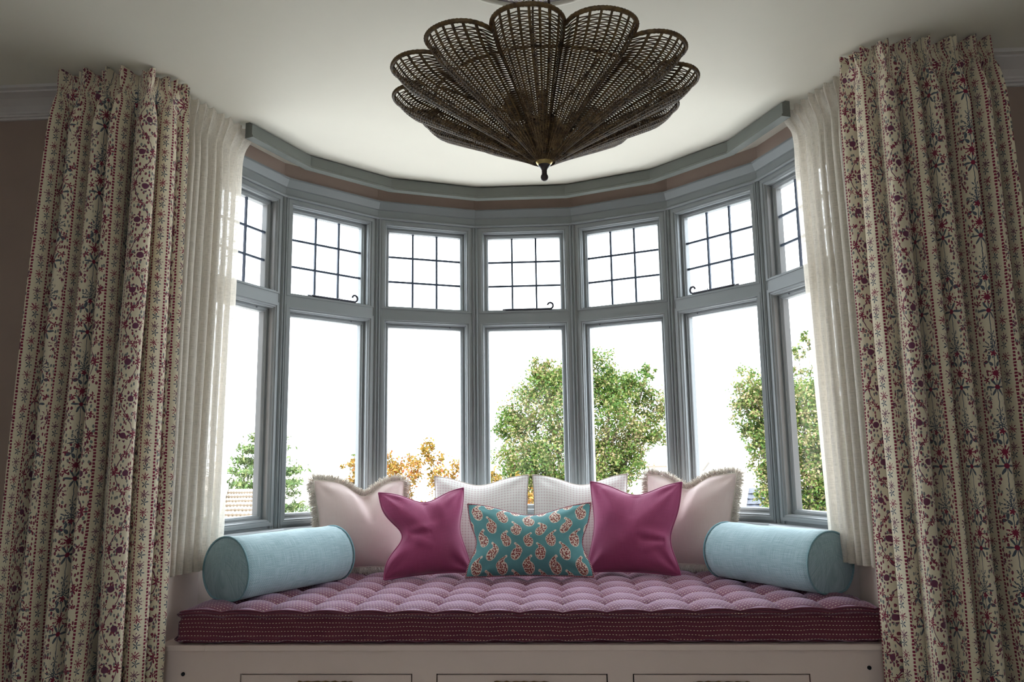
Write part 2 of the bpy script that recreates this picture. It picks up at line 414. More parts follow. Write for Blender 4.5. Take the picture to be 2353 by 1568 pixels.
# mattress -------------------------------------------------------------
g = G('kantha_cotton'); u, v = g.uv()
wob = (g.noise(g.vec(u, v), 7.0, 2.0) - .5) * .010
vv = v + wob; row = (vv / .0155).floor(); ph = u + row * .0047
dash = ((vv - (row + .5) * .0155).abs() < .00125) & (ph.wrap(.0125).abs() < .0026)
nz = g.noise(g.vec(u, v), 18.0, 4.0); fine = g.noise(g.vec(u * 400.0, v * 60.0), 1.0, 2.0)
base = g.mix(nz, (.115, .022, .045), (.175, .045, .060)); base = g.mix(fine * .5, base, (.09, .016, .035))
g.bump(dash * .4 + fine * .6 + nz * 2.0, .35, .003)
M['kantha'] = g.fin(g.mix(dash, base, (.62, .52, .36)), .8, .55, .15)
g.b.inputs['Sheen Tint'].default_value = (.85, .70, .95, 1); g.b.inputs['Sheen Roughness'].default_value = .5
mat_root = tag(empty('seat_mattress', (0, -1.5, .379)), 'burgundy tufted mattress with running stitches on the window seat', 'mattress')
MX0, MX1, MY0, MT = -1.325, 1.385, -1.535, .513
def mback(x): return float(np.interp(x, [-1.40, -1.30, -1.19, -.80, -.28, .28, .80, 1.19, 1.30, 1.40], [-1.30, -1.05, -.72, -.32, -.10, -.10, -.32, -.72, -1.05, -1.30]))
def tuft(x, y):
    sx, sy = .168, .172
    cx = np.abs(np.sin(PI * (x - .02) / sx)); cy = np.abs(np.sin(PI * (y + 1.535 - .04) / sy))
    dome = (cx ** .55) * .55 + (cy ** .55) * .45 - .25 * (1 - cx) * (1 - cy) * 2
    return dome
NX, NY = 270, 110
xs = np.linspace(MX0, MX1, NX); V = []; UVm = []
for j in range(NY):
    for x in xs:
        tb = (j / (NY - 1)); y = MY0 + (mback(x) - MY0) * tb
        V.append((x, y))
V = np.array(V); edge = np.minimum.reduce([(V[:, 1] - MY0) / .035, (V[:, 0] - MX0) / .035, (MX1 - V[:, 0]) / .035]).clip(0, 1)
z = MT - .040 + .042 * np.clip(tuft(V[:, 0], V[:, 1]), -.5, 1.0) * (.35 + .65 * edge) + .012 * (1 - edge)
sag = .010 * ((np.abs(V[:, 0]) / 1.35) ** 2)
z = z + sag
top = np.c_[V[:, 0], V[:, 1] + 1.5, z - .379]
fa = [(j * NX + i, j * NX + i + 1, (j + 1) * NX + i + 1, (j + 1) * NX + i) for j in range(NY - 1) for i in range(NX - 1)]
mesh('top_panel', top, fa, M['kantha'], mat_root, uv=V[:, [0, 1]])
# borders (front and two sides): rolled top and bottom edges with puckers
def border(path, name, inward):
    # path: list of (x, y, ztop) ; outward normal from path direction
    P = np.array(path); T = np.gradient(P[:, :2], axis=0); T /= np.linalg.norm(T, axis=1)[:, None]; Nn = np.c_[T[:, 1], -T[:, 0]]
    if inward: Nn = -Nn
    s = np.r_[0, np.cumsum(np.linalg.norm(np.diff(P[:, :2], axis=0), axis=1))]
    rows = 26; VV = []; uv = []
    for r in range(rows):
        tt = r / (rows - 1)
        for i in range(len(P)):
            zt = P[i, 2]; zb = .386 + .003 * math.sin(s[i] * 31) + .002 * math.sin(s[i] * 77)
            zz = zt + (zb - zt) * tt
            roll = .012 * math.exp(-((tt - .07) / .06) ** 2) + .016 * math.exp(-((tt - .90) / .09) ** 2)
            puck = -.006 * math.exp(-((tt - .22) / .05) ** 2) * (1 + 1.4 * max(0, math.cos(2 * PI * s[i] / .084)) ** 8) + .0025 * math.sin(s[i] * 2 * PI / .168 + 1) * math.sin(PI * tt)
            crease = -.003 * max(0, math.cos(2 * PI * s[i] / .168 + 3 * tt)) ** 10 * math.sin(PI * tt)
            close = -.012 * (1 if r == 0 else 0) - .012 * (1 if r == rows - 1 else 0)
            o = roll + puck + crease + close + .004
            VV.append((P[i, 0] + Nn[i, 0] * o, P[i, 1] + Nn[i, 1] * o + 1.5, zz - .379)); uv.append((s[i] + 3, zz))
    n = len(P); ff = [(r * n + i, r * n + i + 1, (r + 1) * n + i + 1, (r + 1) * n + i) for r in range(rows - 1) for i in range(n - 1)]
    return mesh(name, VV, ff, M['kantha'], mat_root, uv=uv)
zrow = z.reshape(NY, NX)
def zat(x, y):
    i = int(round((x - MX0) / (MX1 - MX0) * (NX - 1))); tb = (y - MY0) / (mback(x) - MY0); j = int(round(tb * (NY - 1)))
    return zrow[min(max(j, 0), NY - 1), min(max(i, 0), NX - 1)]
border([(x, MY0, zrow[0, i]) for i, x in enumerate(xs)], 'front_border', False)
for x, inward in ((MX0, True), (MX1, False)):
    ys = np.linspace(MY0, mback(x), 40)
    border([(x, y, zat(x, y)) for y in ys], 'side_border', inward)
# welt lines
b = MB(); b.tube([(x, MY0 - .006 + 1.5, zrow[0, i] + .0015 - .379) for i, x in enumerate(xs)], .005, 6)
mesh('welt', b.v, b.f, M['kantha'], mat_root, uv=[(p[0], p[1]) for p in b.v])
b = MB(); b.box((MX0 + .01, MY0 + .01 + 1.5, .002), (MX1 - .01, -1.0 + 1.5, .06)); b.build('base_panel', M['kantha'], mat_root)

# ------------------------------------------------------------------ cushions
M['pink_velvet'] = weave('pale_pink_linen', (.70, .55, .52), (.78, .66, .62), 700, .8, .5, .3, .15)
M['magenta'] = weave('magenta_linen', (.30, .050, .135), (.38, .075, .18), 700, .85, .45, .5, .3)
M['bolster'] = weave('duck_egg_linen', (.235, .365, .40), (.40, .535, .57), 600, .85, .35, .8, .35)
M['bolster_pipe'] = weave('duck_egg_piping', (.17, .31, .35), (.24, .40, .44), 600, .8, .2, .6, .3)
M['piping_beige'] = weave('beige_piping', (.45, .38, .32), (.55, .48, .42), 700, .8, .2)
g = G('fringe_yarn'); rp = g.node('ShaderNodeNewGeometry')
M['fringe'] = g.fin(g.ramp(X(g, rp.outputs['Random Per Island']), [(0, (.66, .58, .49)), (1, (.90, .84, .75))]), .9, .3, .1)
g = G('white_check_cotton'); u, v = g.uv(); nz = (g.noise(g.vec(u, v), 9.0, 2.0) - .5) * .004
wx, wy = (u + nz).wrap(.0165), (v + nz).wrap(.0165)
pl = ((wx.abs() < .00085) & (wy.abs() < .0062)) | ((wy.abs() < .00085) & (wx.abs() < .0062))
fn = g.noise(g.vec(u * 500.0, v * 500.0), 1.0, 2.0); g.bump(fn, .2, .001)
M['check'] = g.fin(g.mix(pl * .75, (.80, .79, .76), (.50, .30, .33)), .85, .3, .15)
# paisley print
g = G('paisley_print'); u, v = g.uv()
PX, PY = .132, .136
def paisley(x, y):                                    # x, y local metres; tail up, hook to +x
    t = (y + .012) / .052
    tc = g.m('MINIMUM', g.m('MAXIMUM', t, 0.0), 1.0)
    cx = tc * tc * tc * .017 - (tc * PI).sin() * .010
    hw = g.m('POWER', 1.0 - tc, .58) * .0215 + .0040
    tail = ((x - cx).abs() < hw) & (t > 0.0) & (t < 1.0)
    tail_i = ((x - cx).abs() < (hw - .0026)) & (t > 0.0) & (t < .97)
    r = g.m('SQRT', x * x + (y + .012) * (y + .012) * .75)
    hook = g.m('SQRT', (x - .019) * (x - .019) + (y - .0375) * (y - .0375)) < .0066
    return tail | (r < .0258) | hook, tail_i | (r < .0232)
yr = (v / (PY / 2)).floor(); par = g.m('MODULO', yr + 40.0, 2.0); yy = v - (yr + .5) * (PY / 2)
def tilerow(off_par, mir):
    return None
mo = mi = None
for oy in (0.0, 1.0):                                 # two interleaved half-drop rows, mirrored
    y = (v - oy * PY / 2).wrap(PY); x = (u - oy * PX / 2).wrap(PX)
    if oy: x = x * -1.0
    xr = x * .985 + y * .17; yr2 = y * .985 - x * .17
    o_, i_ = paisley(xr / 1.06, yr2 / 1.06)
    mo = o_ if mo is None else mo | o_; mi = i_ if mi is None else mi | i_
vd = g.voronoi(g.vec(u, v), 120.0); cell = g.voronoi(g.vec(u, v), 120.0, 'Color')
sp = g.node('ShaderNodeSeparateColor'); g.link(cell, sp.inputs[0])
petal = mi & (vd < .44)
cream = (.70, .60, .50); redc = g.ramp(X(g, sp.outputs[0]), [(0, (.25, .045, .05)), (.6, (.28, .085, .05)), (1, (.18, .035, .065))])
nz = g.noise(g.vec(u, v), 14.0, 4.0); fn = g.noise(g.vec(u * 500.0, v * 500.0), 1.0, 2.0)
teal = g.mix(nz, (.075, .235, .25), (.13, .33, .34))
g.bump(fn, .25, .0012)
M['paisley'] = g.fin(g.mix(petal, g.mix(mo, teal, cream), redc), .8, .35, .15)
g = G('corded_piping'); u, v = g.uv(); dt = (u.wrap(.008).abs() < .0016)
M['cord_pipe'] = g.fin(g.mix(dt, (.22, .035, .07), (.62, .42, .42)), .7, .2, .15)

def sstep(a, b, x):
    t = np.clip((x - a) / (b - a), 0, 1); return t * t * (3 - 2 * t)
def cushion(name, label, w, h, T, mat, base, yaw, lean, roll=0.0, dents=(), pipe=None, pipe_r=.0045, fringe=False, seed=0, group=None, N=64, conc=.05, pow_=.62, wr=.004, creases=()):
    root = tag(empty(name, base), label, 'cushion', group)
    root.rotation_mode = 'XYZ'
    # local axes: x right, z up along the cushion, y away from the viewer; lean tips the top backwards
    root.matrix_world = Matrix.Translation(base) @ Matrix.Rotation(yaw, 4, 'Z') @ Matrix.Rotation(-lean, 4, 'X') @ Matrix.Rotation(roll, 4, 'Y')
    rg = np.random.default_rng(seed)
    k = np.linspace(-1, 1, N); k = np.sign(k) * (1 - (1 - np.abs(k)) ** 1.35)
    U, Vv = np.meshgrid(k, k); ph = rg.uniform(0, 6.28, 8)
    def place(U, Vv):
        x = w / 2 * U * (1 - conc * (1 - Vv ** 2) * np.abs(U) ** 3); y = h / 2 * Vv * (1 - conc * (1 - U ** 2) * np.abs(Vv) ** 3)
        crease = np.zeros_like(U)
        for side, pos, dep, sig in dents:
            if side == 't': gss = np.exp(-((U - pos) / sig) ** 2); y = y - dep * gss * sstep(-.6, 1, Vv); crease += gss * sstep(0.1, 1, Vv) * dep
            if side == 'b': gss = np.exp(-((U - pos) / sig) ** 2); y = y + dep * gss * sstep(-.6, 1, -Vv); crease += gss * sstep(0.1, 1, -Vv) * dep
            if side == 'l': gss = np.exp(-((Vv - pos) / sig) ** 2); x = x + dep * gss * sstep(-.6, 1, -U); crease += gss * sstep(0.1, 1, -U) * dep
            if side == 'r': gss = np.exp(-((Vv - pos) / sig) ** 2); x = x - dep * gss * sstep(-.6, 1, U); crease += gss * sstep(0.1, 1, U) * dep
        return x, y, crease
    x, y, cr = place(U, Vv)
    p = (np.clip(1 - np.abs(U) ** 2.3, 0, 1) * np.clip(1 - np.abs(Vv) ** 2.3, 0, 1)) ** pow_
    d = np.hypot(1 - np.abs(U), 1 - np.abs(Vv)); ang = np.arctan2(1 - np.abs(Vv), 1 - np.abs(U))
    wrk = wr * np.sin(ang * 7 + ph[0] + 2 * (U > 0) + 3 * (Vv > 0)) * np.exp(-((d - .35) / .30) ** 2) + wr * .7 * np.sin(3.1 * U + 2.3 * Vv + ph[1]) + wr * .5 * np.sin(6.1 * U - 4.7 * Vv + ph[2])
    pk = np.clip(p * 3, 0, 1)
    for u0, v0, u1, v1, am, sg_ in creases:            # soft folds along a segment
        dx, dy = u1 - u0, v1 - v0; tt = np.clip(((U - u0) * dx + (Vv - v0) * dy) / (dx * dx + dy * dy), 0, 1)
        ds = np.hypot(U - u0 - tt * dx, Vv - v0 - tt * dy); wrk = wrk + am * np.exp(-(ds / sg_) ** 2) * (1 - .7 * tt)
    zf = T / 2 * p * (1 - 1.2 * cr / max(h, .01)) + wrk * pk
    zb = T / 2 * p - wrk * pk * .6
    front = np.c_[x.ravel(), -zf.ravel(), y.ravel() + h / 2]; back = np.c_[x.ravel(), zb.ravel(), y.ravel() + h / 2]
    n = N * N; idx = np.arange(n).reshape(N, N)
    border = np.zeros((N, N), bool); border[0] = border[-1] = True; border[:, 0] = border[:, -1] = True
    bmap = np.arange(n) + n; bmap[border.ravel()] = idx[border]
    V = np.r_[front, back]
    q = np.stack([idx[:-1, :-1], idx[:-1, 1:], idx[1:, 1:], idx[1:, :-1]], -1).reshape(-1, 4)
    faces = np.r_[q, bmap[q[:, ::-1]]]
    used = np.unique(faces); rem = -np.ones(2 * n, int); rem[used] = np.arange(len(used))
    uv = np.r_[np.c_[(U * w / 2).ravel(), (Vv * h / 2).ravel()]] ; uv = np.r_[uv, uv + [.013, .007]]
    mesh('cover', V[used], rem[faces], mat, root, uv=uv[used])
    loop = np.r_[idx[0, :-1], idx[:-1, -1], idx[-1, :0:-1], idx[:0:-1, 0]]
    L = front[loop]
    if pipe:
        b = MB(); b.tube(L, pipe_r, 8, closed=True)
        s = np.r_[0, np.cumsum(np.linalg.norm(np.diff(L, axis=0), axis=1))]
        uvp = [(s[i // 8], (i % 8) * .001) for i in range(len(b.v))]
        mesh('piping', b.v, b.f, pipe, root, uv=uvp)
    if fringe:
        b = MB(); cen = np.array([0, 0, h / 2]); Ln = len(L); V2 = []; F2 = []
        T_ = np.roll(L, -1, 0) - np.roll(L, 1, 0); T_ /= np.linalg.norm(T_, axis=1)[:, None] + 1e-9
        out = np.cross(T_, [0, 1, 0]); sg = np.sign(((L - cen) * out).sum(1)); out *= sg[:, None]
        # smooth the outward direction round the corners
        for _ in range(4): out = (np.roll(out, 1, 0) + out * 2 + np.roll(out, -1, 0)); out /= np.linalg.norm(out, axis=1)[:, None] + 1e-9
        seg = np.linalg.norm(np.roll(L, -1, 0) - L, axis=1); cum = np.r_[0, np.cumsum(seg)]; tot = cum[-1]
        for j in range(4200):
            sj = rg.uniform(0, tot); i = min(np.searchsorted(cum, sj) - 1, Ln - 1); i = max(i, 0); fr_ = (sj - cum[i]) / max(seg[i], 1e-9)
            p0 = L[i] + (L[(i + 1) % Ln] - L[i]) * fr_; o = out[i]; t = T_[i]
            ln = .034 * (0.85 + .3 * rg.random()); a = rg.normal(0, .30); sid = rg.normal(0, .42)
            d1 = o + t * a + np.array([0, 1, 0]) * sid; d1 /= np.linalg.norm(d1)
            p1 = p0 + d1 * ln * .55; p2 = p1 + (d1 + rg.normal(0, .25, 3) + np.array([0, 0, -.10])) * ln * .5
            wv = np.cross(d1, rg.normal(0, 1, 3)); wv /= np.linalg.norm(wv) + 1e-9; w2 = np.cross(d1, wv)
            r0 = .0013; base_i = len(V2)
            for pp, rr in ((p0, r0), (p1, r0 * 1.15), (p2, r0 * .7)):
                for c_ in range(3):
                    an = c_ * 2.094; V2.append(pp + (wv * math.cos(an) + w2 * math.sin(an)) * rr)
            for r_ in range(2):
                for c_ in range(3):
                    e_ = (c_ + 1) % 3; F2.append((base_i + r_ * 3 + c_, base_i + r_ * 3 + e_, base_i + r_ * 3 + 3 + e_, base_i + r_ * 3 + 3 + c_))
            F2.append((base_i + 6, base_i + 7, base_i + 8))
        o = mesh('fringe', np.array(V2), F2, M['fringe'], root); o['kind'] = 'stuff'
        b = MB(); b.tube(L, .005, 8, closed=True); mesh('fringe_braid', b.v, b.f, M['fringe'], root)
    return root
ZM = .516
cushion('check_cushion', 'white cushion with tiny plus-mark check, behind the left magenta and paisley cushions', .53, .50, .17, M['check'], (-.245, -.30, ZM - .005), .05, .22, .0,
        [('t', -.05, .045, .5)], M['piping_beige'], .0035, seed=3, group='white check cushions at the back')
cushion('check_cushion', 'white cushion with tiny plus-mark check, behind the right magenta cushion', .53, .50, .17, M['check'], (.295, -.30, ZM - .005), -.06, .22, .0,
        [('t', .05, .050, .5)], M['piping_beige'], .0035, seed=5, group='white check cushions at the back')
cushion('fringed_cushion', 'pale pink cushion with brush fringe leaning behind the left blue bolster', .50, .46, .19, M['pink_velvet'], (-.850, -.525, ZM + .018), .55, .19, .03,
        [('t', .08, .075, .36), ('l', -.1, .02, .6)], None, fringe=True, seed=11, group='fringed pale pink cushions', creases=[(.08, .9, .12, .2, -.018, .10), (-.2, .75, -.05, .2, .010, .12)])
cushion('fringed_cushion', 'pale pink cushion with brush fringe leaning behind the right blue bolster', .50, .47, .19, M['pink_velvet'], (.838, -.505, ZM + .018), -.55, .19, -.01,
        [('t', -.08, .070, .36), ('r', -.1, .02, .6)], None, fringe=True, seed=12, group='fringed pale pink cushions', creases=[(-.08, .9, -.05, .2, -.018, .10), (.25, .75, .1, .2, .010, .12)])
cushion('magenta_cushion', 'magenta linen cushion slumped left of the paisley cushion', .445, .43, .17, M['magenta'], (-.475, -.665, ZM), .36, .24, -.035,
        [('t', .05, .055, .5), ('l', -.05, .095, .42), ('r', 0, .03, .5)], M['magenta'], .0045, seed=21, group='magenta linen cushions', wr=.006,
        creases=[(-.85, -.05, .1, .25, .016, .10), (-.85, -.12, .0, -.35, .014, .10), (-.8, -.05, -.1, .02, -.016, .07), (.05, .9, .12, .35, -.012, .10), (.3, .8, .5, .3, .008, .12)])
cushion('magenta_cushion', 'magenta linen cushion right of the paisley cushion', .475, .46, .18, M['magenta'], (.54, -.645, ZM), -.30, .24, .01,
        [('t', .02, .060, .55), ('r', -.25, .045, .5), ('l', 0, .02, .6)], M['magenta'], .0045, seed=22, group='magenta linen cushions', wr=.006,
        creases=[(.9, -.25, .3, -.1, .014, .09), (.9, -.35, .35, -.5, .013, .10), (.85, -.3, .35, -.3, -.013, .06), (.02, .9, .0, .4, -.012, .12), (-.7, .8, -.3, .3, .008, .10)])
cushion('paisley_cushion', 'teal oblong cushion printed with red paisleys, front and centre on the seat', .625, .365, .16, M['paisley'], (.030, -.735, ZM), -.01, .30, .0,
        [('t', .02, .055, .55), ('l', -.1, .035, .45), ('r', -.1, .035, .45)], M['cord_pipe'], .0045, seed=31, wr=.003)

def bolster(label, a, b_, R=.139, seed=0):
    a, b_ = np.array(a), np.array(b_); ax = b_ - a; Ln = float(np.linalg.norm(ax)); ang = math.atan2(ax[1], ax[0])
    root = tag(empty('bolster_cushion', (a[0], a[1], a[2] - R)), label, 'cushion', 'duck egg blue bolsters')
    root.rotation_euler = (0, 0, ang); rg = np.random.default_rng(seed); ph = rg.uniform(0, 6, 6)
    def sec(t, th):                                    # flattened below, a little saggy
        r = R * (1 + .012 * math.sin(3 * th + ph[0]) + .010 * math.sin(9 * t + 2 * th + ph[1]) + .006 * math.sin(17 * t - th * 3 + ph[2]))
        y, z = r * math.cos(th), r * math.sin(th)
        z = max(z, -R * .93) if z > -R * .8 else -R * .8 - (abs(z) - R * .8) * .55
        y = math.copysign(abs(y) ** .96 * R ** .04, y)
        return y, z + R - .012
    n, m = 72, 60; V = []; uv = []
    for i in range(m):
        t = i / (m - 1); e = min(t, 1 - t) * Ln
        sh = 1 - .05 * math.exp(-(e / .012) ** 2) + .0
        for k in range(n + 1):
            th = 2 * PI * k / n - PI / 2; y, z = sec(t, th)
            gw = .0025 * math.sin(th * 23 + ph[3]) * math.exp(-(e / .035)) ; 
            V.append((t * Ln, y * (sh + gw * 4), (z - R) * (sh + gw * 4) + R)); uv.append((t * Ln, th * R))
    f = [(i * (n + 1) + k, i * (n + 1) + k + 1, (i + 1) * (n + 1) + k + 1, (i + 1) * (n + 1) + k) for i in range(m - 1) for k in range(n)]
    mesh('body', V, f, M['bolster'], root, uv=uv)
    for t, sgn in ((0, -1), (1, 1)):
        V = []; uv = []; rings = 10
        for r_ in range(rings + 1):
            q = 1 - r_ / rings
            for k in range(n):
                th = 2 * PI * k / n - PI / 2; y, z = sec(t, th); y *= .955; z = (z - R) * .955 + R
                bulge = .022 * (1 - q ** 2.2) + .003 * math.sin(4 * th + ph[4]) * q * (1 - q)
                V.append((t * Ln + sgn * bulge, y * q, (z - R * .98) * q + R * .98)); uv.append((y * q, z * q))
        f = [(r_ * n + k, r_ * n + (k + 1) % n, (r_ + 1) * n + (k + 1) % n, (r_ + 1) * n + k) for r_ in range(rings) for k in range(n)]
        mesh('end_cap', V, f, M['bolster'], root, uv=uv)
        pts = []
        for k in range(n):
            th = 2 * PI * k / n - PI / 2; y, z = sec(t, th); pts.append((t * Ln + sgn * .001, y * .985, (z - R) * .985 + R))
        b = MB(); b.tube(pts, .0045, 8, closed=True); mesh('piping', b.v, b.f, M['bolster_pipe'], root, uv=[(p[1], p[2]) for p in b.v])
    return root
bolster('duck egg blue bolster at the left end of the seat', (-1.22, -1.36, .511 + .137), (-.935, -.765, .511 + .137), R=.137, seed=1)
bolster('duck egg blue bolster at the right end of the seat', (1.30, -1.27, .511 + .135), (.980, -.73, .511 + .135), R=.135, seed=2)

# ------------------------------------------------------------------ printed curtains
def print_material():
    g = G('floral_stripe_print'); u, v = g.uv()
    nz = g.node('ShaderNodeTexNoise', noise_dimensions='2D'); nz.inputs['Detail'].default_value = 0.0; g.link(g.vec(u, v), nz.inputs['Vector']); nz.inputs['Scale'].default_value = 60.0
    sp = g.node('ShaderNodeSeparateColor'); g.link(nz.outputs[1], sp.inputs[0])
    u = u + (X(g, sp.outputs[0]) - .5) * .004; v = v + (X(g, sp.outputs[1]) - .5) * .004
    P = .345; lx = u.wrap(P); ax = lx.abs()
    cream, crim, slate, plum = (.73, .65, .49), (.21, .018, .05), (.085, .10, .125), (.15, .045, .085)
    col = g.mix(g.noise(g.vec(u, v), 260.0, 0.0) * .35, cream, (.62, .54, .40))
    holes = g.voronoi(g.vec(u, v), 170.0) > .33
    # ropes
    rope = (((ax - .0585).abs() < .0042) | ((ax - .122).abs() < .0042)) & (v.wrap(.0125).abs() < .0043)
    # lane A, plant column, repeat .28
    A = .28; y = v.wrap(A); inA = ax < .053
    r1, fan = g.rosette(lx, y - .052, .036, 11, .38); r1b, core1 = g.rosette(lx, y - .034, .012, 5, .25)
    _, plume = g.rosette(lx * 1.7, (y - .098) * .80, .026, 7, .55, 1.2)
    _, leaf = g.rosette((ax - .019), (y - .006) * .8, .019, 3, .5, .7); _, leaf2 = g.rosette((ax - .036), y - .010, .015, 5, .5, .4)
    r2, dahl = g.rosette(lx, y + .038, .029, 9, .35); r3, spid = g.rosette(lx, y + .088, .036, 6, .72)
    _, bud = g.rosette((ax - .034), y + .062, .013, 5, .45)
    r4, sun_ = g.rosette(ax - .056, (y + .14).wrap(A), .036, 13, .35)
    stem = (lx.abs() < .0014) & inA
    mSl = ((fan & (holes | (r1 > .030))) | (plume & holes) | leaf | stem | (spid & (r3 > .008))) & inA
    mCr = core1 | (dahl & (holes | (r2 < .011))) | (r3 < .0085) | leaf2 & holes | bud
    sunm = (sun_ & ((r4 > .021) | (r4 < .014)) & holes) & (ax < .0545)
    # lane B, single sprigs
    row = (v / .066).floor(); par = g.m('MODULO', row + 400.0, 2.0); yb = v - (row + .5) * .066
    rB, fl = g.rosette(ax - .090, yb - .008, .020, 8, .45); _, lf = g.rosette(ax - .092, yb + .019, .015, 5, .6)
    mB = (fl & (holes | (rB < .007))); mBl = lf
    # lane C, trailing vine
    xr = (u - P / 2).wrap(P); k = (v * (2 * PI / .28)).sin(); vine = ((xr - k * .028).abs() < .0017)
    rw = (v / .14).floor(); pw = g.m('MODULO', rw + 400.0, 2.0) * 2.0 - 1.0; yw = v - (rw + .5) * .14
    rC, ros = g.rosette(xr - pw * .010, yw, .026, 9, .20)
    mC = ros & ((rC > .0185) | (rC < .012))
    _, sm = g.rosette(xr + pw * .030, yw, .016, 5, .5); _, sm2 = g.rosette(xr + pw * .006, v.wrap(.14), .015, 6, .5); _, sm3 = g.rosette(xr.abs() - .030, v.wrap(.07) - .012, .011, 5, .5)
    fine = g.node('ShaderNodeTexVoronoi', voronoi_dimensions='2D'); g.link(g.vec(u * 1.0, v * .55), fine.inputs['Vector']); fine.inputs['Scale'].default_value = 95.0
    fs = g.node('ShaderNodeSeparateColor'); g.link(fine.outputs['Color'], fs.inputs[0])
    speck = (X(g, fine.outputs['Distance']) < .34) & (X(g, fs.outputs[0]) > .35)
    inC = (xr.abs() < .047)
    speckm = speck & (inC | (inA & (ax > .020)))
    sm = sm | sm3
    specA = speckm & (X(g, fs.outputs[1]) > .5)
    col = g.mix(speckm * .85, col, slate); col = g.mix(specA * .85, col, crim)
    col = g.mix(vine & inC, col, plum); col = g.mix(mC & inC, col, plum); col = g.mix((sm | sm2) & inC, col, crim)
    col = g.mix(mSl, col, slate); col = g.mix(sunm, col, plum); col = g.mix(mCr & inA, col, crim)
    col = g.mix(mB * par, col, crim); col = g.mix(mB * (1.0 - par), col, plum); col = g.mix(mBl, col, slate)
    col = g.mix(rope, col, crim)
    g.fin(col, .85, .25, .15)
    tl = g.node('ShaderNodeBsdfTranslucent'); g.put(tl.inputs[0], col)
    mx = g.node('ShaderNodeMixShader'); mx.inputs[0].default_value = .05
    g.link(g.b.outputs[0], mx.inputs[1]); g.link(tl.outputs[0], mx.inputs[2]); g.link(mx.outputs[0], g.out.inputs[0])
    return g.mat
M['print'] = print_material()
g = G('natural_linen'); u, v = g.uv()
s1 = g.noise(g.vec(u * 30.0, v * 900.0), 1.0, 2.0); s2 = g.noise(g.vec(u * 900.0, v * 30.0), 1.0, 2.0); th = (s1 + s2) * .5
col = g.mix(th, (.72, .66, .57), (.82, .77, .69)); g.bump(th, .2, .0012); g.fin(col, .9, .2, .1)
tl = g.node('ShaderNodeBsdfTranslucent'); g.put(tl.inputs[0], col); tp = g.node('ShaderNodeBsdfTransparent')
m1 = g.node('ShaderNodeMixShader'); m1.inputs[0].default_value = .40
g.link(g.b.outputs[0], m1.inputs[1]); g.link(tl.outputs[0], m1.inputs[2])
m2 = g.node('ShaderNodeMixShader'); g.put(m2.inputs[0], (th < .46) * .22)
g.link(m1.outputs[0], m2.inputs[1]); g.link(tp.outputs[0], m2.inputs[2]); g.link(m2.outputs[0], g.out.inputs[0])
M['linen'] = g.mat

